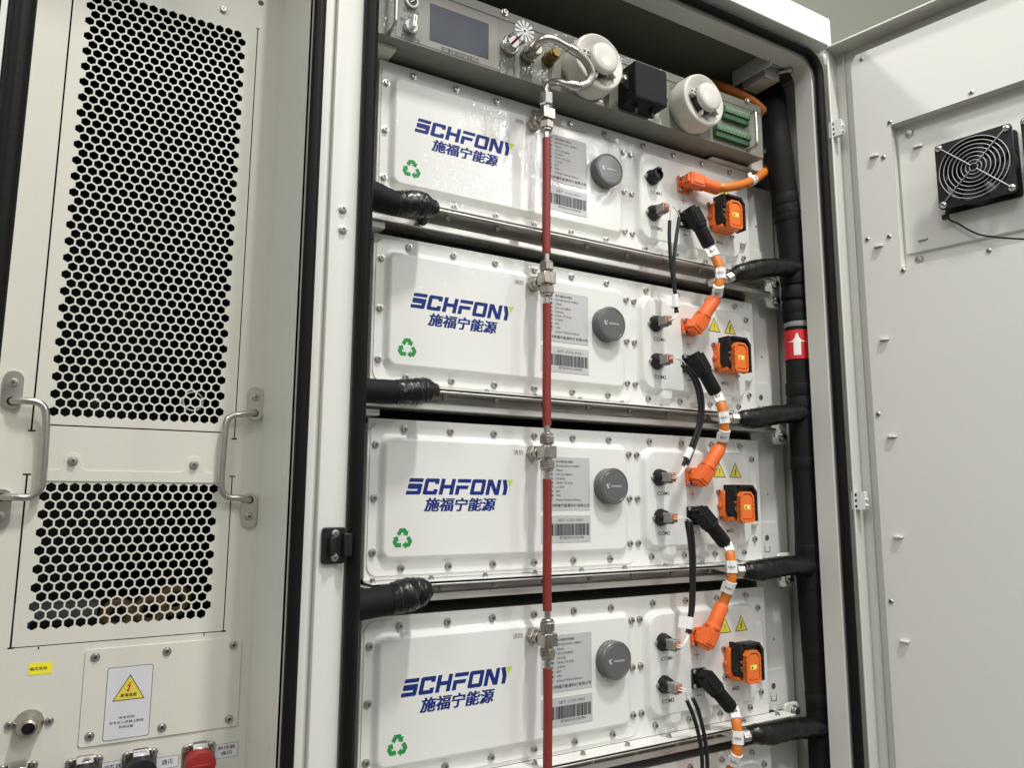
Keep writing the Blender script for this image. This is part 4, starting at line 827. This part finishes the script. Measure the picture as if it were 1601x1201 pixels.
def on_pipe(py):
    for i in range(len(pp) - 1):
        if pp[i][1] <= py <= pp[i + 1][1]: return MP[i].lerp(MP[i + 1], (py - pp[i][1]) / (pp[i + 1][1] - pp[i][1]))
br_px = [((1246, 420), (1215, 418), (1190, 420), (1172, 424), (1156, 427), (1146, 432)), ((1252, 646), (1222, 648), (1198, 651), (1178, 655), (1163, 655), (1155, 655)), ((1266, 886), (1236, 885), (1210, 888), (1188, 892), (1172, 893), (1163, 893)), ((1286, 1138), (1248, 1139), (1222, 1143), (1200, 1148), (1182, 1148), (1172, 1150))]
for i, b in enumerate(br_px):
    ys = (-0.045, -0.052, -0.055, -0.055, -0.052, -0.048); P = [A(x, y, yy) for (x, y), yy in zip(b, ys)]
    mb = MB(); mb.tube(P, 0.02, M_tape, 16, 7, rs=[0.0190, 0.0182, 0.0190, 0.0192, 0.0165, 0.0125], jit=0.055); bo = obj('branch_sleeve', mb, man)
    d = (P[-1] - P[-2]).normalized(); mb = MB(); mb.cyl(P[-1] - d * 0.004, P[-1] + d * 0.014, 0.0100, M_web, 6, c=0.001); mb.cyl(P[-1] + d * 0.010, P[-1] + d * 0.030 + Vector((0, 0.03, 0.006)), 0.0075, M_alu, 14); obj('connector', mb, bo)
# arrow sticker wrapped round the pipe
c = on_pipe(541); ax = (on_pipe(566) - on_pipe(516)).normalized(); zt, zb_ = on_pipe(519), on_pipe(564); L = (zt - zb_).length; r = 0.0250
def wrap(ang, h, rr): # ang measured from facing direction
    fd = (CP - c); fd.z = 0; a0 = math.atan2(fd.y, fd.x); a = a0 + ang; return zb_.lerp(zt, h / L) + Vector((math.cos(a), math.sin(a), 0)) * rr
mb = MB(); n = 40; vs = [wrap(2 * math.pi * i / n, h, r) for h in (0, L) for i in range(n)]
mb.add(vs, [(i, (i + 1) % n, n + (i + 1) % n, n + i) for i in range(n)], M_redl)
def strip(m, rr, pts): # polygon given by rows (h, a0, a1)
    vs = []; fs = []; q = 8
    for h, a0, a1 in pts:
        for j in range(q + 1): vs.append(wrap(a0 + (a1 - a0) * j / q, h, rr))
    for k in range(len(pts) - 1):
        for j in range(q): b = k * (q + 1) + j; fs.append((b, b + 1, b + q + 2, b + q + 1))
    mb.add(vs, fs, m)
strip(M_tag, r + 0.0003, [(L * 0.12, -0.28, 0.28), (L * 0.58, -0.28, 0.28)]); strip(M_tag, r + 0.0003, [(L * 0.58, -0.72, 0.72), (L * 0.88, -0.01, 0.01)])
obj('arrow_sticker', mb, man)
c = on_pipe(502); mb = MB(); mb.lathe([(0.0242, -0.015), (0.0248, -0.014), (0.0250, 0.013), (0.0243, 0.015)], c, ax, M_clear, 32); mb.box(c.x + 0.022, c.x + 0.034, c.y - 0.003, c.y - 0.001, c.z - 0.013, c.z + 0.013, M_clear); obj('clear_tape', mb, man)

# ================================================================== coolant hoses, left
def left_hose(pts, rs, label):
    P = [A(*p) for p in pts]; t = thing('coolant_hose', label, 'hose', (P[-1].x, P[-1].y, P[-1].z - 0.03), 'black coolant hoses left of the packs')
    k = 4; mb = MB(); mb.tube(P[:k + 1], 0.02, M_foam, 18, 7, rs=[r * 0.95 for r in rs[:k + 1]], jit=0.012); obj('insulation', mb, t)
    mb = MB(); mb.tube(P[k - 1:], 0.02, M_tape, 18, 7, rs=[r * 0.97 for r in rs[k - 1:]], jit=0.06); obj('tape_wrap', mb, t)
    mb = MB(); e = P[-1]; mb.cyl(e - Vector((0.012, 0, 0)), e + Vector((0.004, 0, 0)), 0.0105, M_blk, 14, c=0.002); mb.cyl(e + Vector((-0.008, 0, 0)), e + Vector((0.0, 0.045, -0.004)), 0.0085, M_blk, 12); obj('elbow', mb, t)
ry = -0.062
left_hose([(555, 296, ry), (580, 303, ry), (600, 312, ry), (618, 318, ry), (632, 319, ry), (648, 319, ry), (662, 322, ry), (672, 325, ry), (680, 326, ry)], [0.0205, 0.0205, 0.0200, 0.0185, 0.0195, 0.0205, 0.0195, 0.0150, 0.0125], 'glossy black coolant hose at the left foot of the topmost pack, sloping down')
left_hose([(548, 611, ry), (572, 611, ry), (595, 612, ry), (618, 613, ry), (636, 612.5, ry), (650, 612, ry), (662, 611, ry), (671, 611, ry), (680, 611, ry)], [0.0175, 0.0178, 0.0178, 0.0178, 0.0180, 0.0195, 0.0190, 0.0165, 0.0110], 'level black coolant hose at the left foot of pack P02')
left_hose([(540, 949, ry), (565, 946, ry), (588, 942, ry), (608, 938, ry), (624, 934, ry), (640, 930, ry), (652, 927, ry), (662, 925, ry), (670, 924, ry)], [0.0205, 0.0210, 0.0210, 0.0212, 0.0225, 0.0230, 0.0210, 0.0185, 0.0130], 'black coolant hose rising at the left foot of pack P03, sagging tape')

# ================================================================== orange power cables
def plug(t, base, dirn, m, L=0.050, r=0.0125):
    """elbow plug standing on a socket, sleeve along dirn"""
    d = Vector(dirn).normalized(); y0 = YR - 0.0065; b = Vector(base); mb = MB()
    mb.cyl((b.x, y0, b.z), (b.x, y0 - 0.012, b.z), 0.0118, m, 20, c=0.001)
    c = Vector((b.x, y0 - 0.0190, b.z)); R = frame(d, (0, -1, 0))
    mb.obox(c + d * 0.004, R, 0.0245, 0.0225, 0.033, m); mb.obox(c + d * 0.004 + Vector((0, -0.0116, 0)), R, 0.0170, 0.003, 0.026, m)
    mb.obox(c - d * 0.014, R, 0.0150, 0.017, 0.008, m)
    p = obj('plug', mb, t, 0.0040, seg=3)
    mb = MB(); a = c + d * 0.0190; mb.lathe([(r * 1.05, 0), (r * 1.16, 0.0015), (r * 1.16, 0.006), (r, 0.0075), (r * 1.01, L - 0.006), (r * 0.92, L - 0.001), (r * 0.8, L)], a, d, m, 22); obj('sleeve', mb, p)
    return a + d * L
def tag_band(t, P, f, d, flag, txt, rr=0.0090):
    """white wrap label on the cable with a free flag"""
    n = len(P) - 1; k = min(int(f * n), n - 1); c = P[k].lerp(P[k + 1], f * n - k); ax = (P[k + 1] - P[k]).normalized(); mb = MB()
    R = frame(ax, (0, -1, 0)); w = 0.021
    mb.lathe([(rr * 1.08, -w / 2), (rr * 1.12, -w / 2 + 0.0002), (rr * 1.12, w / 2 - 0.0002), (rr * 1.08, w / 2)], c, ax, M_tag, 22)
    sx = Vector((0, -1, 0)).cross(ax).normalized(); sx = sx if sx.x < 0 else -sx; fd = (CP - c).normalized()
    if flag:
        cen = c + sx * (rr + flag / 2 - 0.002) + Vector((0, -0.002, 0)); nn = sx.cross(ax).normalized(); RR = Matrix((sx, nn, ax)).transposed(); mb.obox(cen, RR, flag, 0.0006, w * 0.9, M_tag)
    lab = obj('cable_tag', mb, t)
    # print across the band facing out
    o = fd - ax * fd.dot(ax); o.normalize(); X = ax.cross(o).normalized(); X = X if X.x > 0 else -X; U = o.cross(X).normalized(); U = U if U.z > 0 else -U
    mb = MB(); text(mb, txt, -0.006, -0.0022, 0.006, 0.0022, 0, M_ink, 0.015, fn=lambda x, y, z: c + o * (rr * 1.12 + 0.0012) + X * x + U * z); obj('tag_print', mb, lab)
def cat(P, sm=8):
    Q = []; N = len(P)
    for i in range(N - 1):
        p0 = P[i - 1] if i else P[0] * 2 - P[1]; p1, p2 = P[i], P[i + 1]; p3 = P[i + 2] if i + 2 < N else P[-1] * 2 - P[-2]
        for k in range(sm):
            t = k / sm; Q.append(0.5 * ((2 * p1) + (p2 - p0) * t + (2 * p0 - 5 * p1 + 4 * p2 - p3) * t * t + (3 * p1 - p0 - 3 * p2 + p3) * t ** 3))
    return Q + [P[-1]]
RC = 0.0088
DPL = Vector((0.0290, -0.004, 0.0420)); DMI = Vector((0.0310, -0.004, -0.0450))
# first: from the plus pole of the top pack, up behind the manifold to the controller
t = thing('power_cable', 'short orange power cable from the top pack plus pole curving up behind the black pipe', 'cable', (0.75, -0.05, 0.0), 'orange power cables')
e = plug(t, (0.6225, 0, 0.0395), (0.060, -0.004, -0.004), M_org, 0.044)
P = cat([e - Vector((0.006, 0, 0)), A(1133, 293, -0.052), A(1158, 289, -0.045), A(1180, 280, -0.030), A(1198, 266, -0.012), A(1208, 246, -0.004), A(1210, 222, -0.012), A(1204, 196, -0.020), A(1193, 173, -0.022), A(1175, 157, -0.016), A(1150, 144, 0.0), A(1125, 134, 0.02), A(1095, 125, 0.08)])
mb = MB(); mb.tube(P, RC, M_cable, 16, 1); obj('jacket', mb, t)
tag_band(t, P, 0.23, 0, 0.010, 'B+')
mids = [[(1114, 393), (1122, 410), (1126.5, 430), (1123, 450), (1114, 473)], [(1121, 617), (1128, 635), (1132, 655), (1132.5, 675), (1124, 703)], [(1134, 850), (1141, 868), (1144, 888), (1142.5, 910), (1133, 940)], [(1144, 1108), (1151, 1130), (1153.5, 1155), (1151, 1180), (1142, 1207)]]
CLB = ['orange power cable looping from the topmost pack down to pack P02', 'orange power cable looping from pack P02 down to pack P03', 'orange power cable looping from pack P03 down to pack P04', 'orange power cable leaving pack P04 towards the pack below the photo']
for k in range(4):
    z = PZ[k]; t = thing('power_cable', CLB[k], 'cable', (0.67, -0.05, PZ[k + 1] + 0.05), 'orange power cables')
    q = mids[k]; e0p = A(q[0][0], q[0][1], -0.048); e1p = A(q[4][0], q[4][1], -0.048)
    b0 = Vector((0.6225, 0, z - 0.0300)); b1 = Vector((0.6225, 0, PZ[k + 1] + 0.0395))
    d0 = Vector((e0p.x - b0.x, -0.010, e0p.z - b0.z)); d1 = Vector((e1p.x - b1.x, -0.010, e1p.z - b1.z))
    e0 = plug(t, b0, d0, M_blkm, 0.046); e1 = plug(t, b1, d1, M_org, 0.046)
    P = cat([e0 - d0.normalized() * 0.008, e0 + d0.normalized() * 0.006, A(*q[1], -0.058), A(*q[2], -0.062), A(*q[3], -0.060), e1 + d1.normalized() * 0.006, e1 - d1.normalized() * 0.008])
    mb = MB(); mb.tube(P, RC, M_cable, 16, 1); obj('jacket', mb, t)
    tag_band(t, P, 0.22, 0, 0.006 if k else 0.012, 'A%d' % (k + 1)); tag_band(t, P, 0.49, 0, 0.006, 'N-0%d-0%d' % (k + 1, k + 2)); tag_band(t, P, 0.71, 0, 0.014, 'Pack%d+' % (k + 2))

# ================================================================== black signal cables
def sig_plug(t, cx, cz):
    mb = MB(); y = YR - 0.012
    mb.box(cx - 0.0080, cx + 0.0080, y - 0.024, y, cz - 0.0080, cz + 0.0080, M_gplast); mb.box(cx - 0.0040, cx + 0.0040, y - 0.020, y - 0.003, cz - 0.0108, cz - 0.0080, M_gplast)
    p = obj('signal_plug', mb, t, 0.0012)
    mb = MB(); mb.box(cx - 0.0052, cx + 0.0052, y - 0.0258, y - 0.022, cz - 0.0055, cz + 0.0055, mat('orange_wedge', (0.45, 0.13, 0.03), 0.5) if 'orange_wedge' not in bpy.data.materials else bpy.data.materials['orange_wedge']); obj('wedge', mb, p, 0.0004)
    return Vector((cx, y - 0.0255, cz))
def sig_cable(k, bl, wend, tagp, label, tail=None):
    t = thing('signal_cable', label, 'cable', (0.58, -0.05, PZ[k + 1] + 0.03), 'black twin signal cables')
    s = sig_plug(t, 0.5445, PZ[k] - 0.0322); e = sig_plug(t, 0.5435, PZ[k + 1] + 0.0372)
    for j, off in enumerate((-0.0028, 0.0028)):
        path = [A(*p) for p in bl[j]]
        for m_ in range(2):
            o = Vector((off * 0.5 + (m_ - 0.5) * 0.003, 0, (m_ - 0.5) * 0.003)); mb = MB(); mb.tube([s + o + Vector((0, 0.004, 0)), s + o + Vector((0, -0.010, 0)), s.lerp(path[0], 0.6) + Vector((0, -0.006, 0.003)), path[0], path[0].lerp(path[1], 0.5)], 0.0010, M_wire, 8, 5); obj('core_wire', mb, t)
        mb = MB(); mb.tube(path, 0.0034, M_blk, 10, 7); obj('sheath', mb, t)
        pe = path[-1]
        for m_ in range(2):
            o = Vector((off * 0.5 + (m_ - 0.5) * 0.003, 0, (m_ - 0.5) * 0.003)); mb = MB(); mb.tube([path[-2].lerp(pe, 0.8), pe, pe.lerp(e, 0.5) + Vector((0.004, -0.006, 0.003)), e + o + Vector((0, -0.010, 0)), e + o + Vector((0, 0.004, 0))], 0.0011, M_wire, 8, 5); obj('core_wire', mb, t)
    if tagp:
        a, b = A(*tagp[0]), A(*tagp[1]); mb = MB(); mb.cyl(a, b, 0.0068, M_tag, 16, c=0.0003); d = (b - a).normalized(); sx = Vector((0, -1, 0)).cross(d).normalized(); sx = sx if sx.x < 0 else -sx
        if tagp[2]: nn = sx.cross(d).normalized(); mb.obox((a + b) / 2 + sx * 0.014, Matrix((sx, nn, d)).transposed(), 0.020, 0.0006, 0.019, M_tag)
        obj('cable_tag', mb, t)
yy = -0.055
sig_cable(0, [[(1047, 345, yy), (1046.5, 370, yy), (1048, 400, yy), (1051, 430, yy), (1055.5, 460, yy), (1056.5, 480, yy), (1059, 489, yy)], [(1062, 340, yy), (1057.5, 370, yy), (1054, 400, yy), (1053.5, 430, yy), (1055.5, 460, yy), (1057, 480, yy), (1057, 489, yy)]], None, ((1055, 461, yy), (1056, 481, yy), True), 'black signal cable between the topmost pack and pack P02, with a white flag')
sig_cable(1, [[(1066, 571, yy), (1082, 590, yy), (1091, 615, yy), (1094, 645, yy), (1090, 670, yy), (1081, 695, yy), (1072, 718, yy), (1068, 728, yy)], [(1072, 571, yy), (1088, 590, yy), (1097, 615, yy), (1099, 645, yy), (1095, 670, yy), (1086, 697, yy), (1078, 718, yy), (1074, 727, yy)]], None, ((1079.5, 702, yy), (1072.5, 717, yy), False), 'black twin signal cable bowing out between packs P02 and P03')
sig_cable(2, [[(1073, 815, yy), (1077, 840, yy), (1080, 870, yy), (1081, 910, yy), (1080, 945, yy), (1078, 968, yy), (1076, 985, yy), (1074, 990, yy)], [(1080, 816, yy), (1083, 840, yy), (1085, 870, yy), (1085, 910, yy), (1084, 945, yy), (1081, 968, yy), (1079, 985, yy), (1077, 991, yy)]], None, ((1078.5, 965, yy), (1076.5, 984, yy), True), 'black twin signal cable hanging straight between packs P03 and P04')
sig_cable(3, [[(1074, 1096, yy), (1082, 1115, yy), (1090, 1140, yy), (1096, 1170, yy), (1098, 1200, yy), (1097, 1230, yy), (1090, 1260, yy)], [(1083, 1092, yy), (1091, 1110, yy), (1099, 1140, yy), (1104, 1170, yy), (1106, 1200, yy), (1104, 1230, yy), (1097, 1260, yy)]], None, None, 'black twin signal cable leaving pack P04 downwards with long white cores')

# ================================================================== fans on the door
def fan(u0, z0, w1, label, guard=True):
    """square axial fan, u0 z0 lower left corner, front face at w1"""
    s = 0.120; cu, cz = u0 + s / 2, z0 + s / 2; t = thing('cooling_fan', label, 'fan', D(cu, -0.015, z0), 'black fans on the door')
    hole = circ(cu, cz, 0.0565, 48); mb = MB(); sheet(mb, [rrect(u0, u0 + s, z0, z0 + s, 0.006), hole], w1 - 0.003, 0.006, M_blk, DF); sheet(mb, [rrect(u0, u0 + s, z0, z0 + s, 0.006), hole], w1 - 0.035, 0.006, M_blk, DF)
    ring = circ(cu, cz, 0.0565, 48); N = 48; ro = circ(cu, cz, 0.0590, 48)
    for rr in (ring, ro): mb.add([D(x, w1 - 0.004, z) for x, z in rr] + [D(x, w1 - 0.036, z) for x, z in rr], [(i, (i + 1) % N, (i + 1) % N + N, i + N) for i in range(N)], M_blk)
    obj('frame', mb, t)
    mb = MB(); mb.lathe([(0.022, 0), (0.022, 0.022), (0.020, 0.024), (0, 0.024)], D(cu, w1 - 0.032, cz), DN, M_blk, 32)
    for i in range(7):
        a = 2 * math.pi * i / 7; vs = []
        for j in range(6):
            r = 0.020 + 0.034 * j / 5; sw = 0.42 + 0.10 * j / 5
            for q in (0, 1): aa = a + 0.10 * j / 5 + (sw if q else -sw) * 0.8; vs.append(D(cu + r * math.cos(aa), w1 - 0.012 - (0.018 if q else 0.0), cz + r * math.sin(aa)))
        mb.add(vs, [(2 * j, 2 * j + 1, 2 * j + 3, 2 * j + 2) for j in range(5)], M_blk)
    obj('rotor', mb, t)
    mb = MB(); mb.box(0, 0, 0, 0, 0, 0, M_blk) if False else None
    if guard:
        mb = MB()
        for r in (0.0065, 0.0125, 0.0195, 0.0265, 0.0335, 0.0405, 0.0475, 0.0545): mb.tube([D(x, w1 + 0.0035, z) for x, z in circ(cu, cz, r, 40)], 0.00085, M_steelg, 8, 1, True)
        for sx in (-1, 1):
            for sz in (-1, 1): mb.tube([D(cu + sx * 0.004, w1 + 0.0050, cz + sz * 0.004), D(cu + sx * 0.036, w1 + 0.0050, cz + sz * 0.036), D(cu + sx * 0.046, w1 + 0.0045, cz + sz * 0.046), D(cu + sx * 0.0525, w1 + 0.0020, cz + sz * 0.0525)], 0.0010, M_steelg, 8, 3)
        obj('wire_guard', mb, t)
    for sx in (-1, 1):
        for sz in (-1, 1):
            c = D(cu + sx * 0.0525, w1, cz + sz * 0.0525); mb = MB(); mb.lathe([(0.0064, 0), (0.0064, 0.001), (0.0050, 0.0035), (0.0030, 0.0046)], c, DN, M_chrome, 16); R = Matrix((DU, DN, Vector((0, 0, 1)))).transposed() @ Matrix.Rotation(0.6, 3, 'Y'); mb.obox(c + DN * 0.0046, R, 0.0052, 0.0006, 0.0012, M_ink); mb.obox(c + DN * 0.0046, R, 0.0012, 0.0006, 0.0052, M_ink); obj('screw', mb, t)
    return t
f0 = fan(0.1772, -0.0480, 0.022, 'black square fan with chrome ring guard on the open door')
fan(0.3090, -0.0440, 0.016, 'second black fan cut off by the right edge of the photo')
a0 = DP(1480, 337, 0.0); mb = MB(); P = [D(a0[0], 0.004, a0[1] + 0.006)] + [D(*((lambda q: (q[0], -0.004, q[1]))(DP(x, y, -0.004)))) for x, y in ((1484, 343), (1497, 349), (1514, 359), (1533, 367), (1560, 371), (1585, 373), (1610, 374))]
mb.tube(P, 0.0016, M_blk, 10, 5); mb.obox(D(a0[0] - 0.001, 0.002, a0[1] - 0.003), Matrix((DU, DN, Vector((0, 0, 1)))).transposed(), 0.010, 0.010, 0.008, M_blk)
single('fan_lead', mb, 'thin black lead running right from under the guarded fan', 'cable')
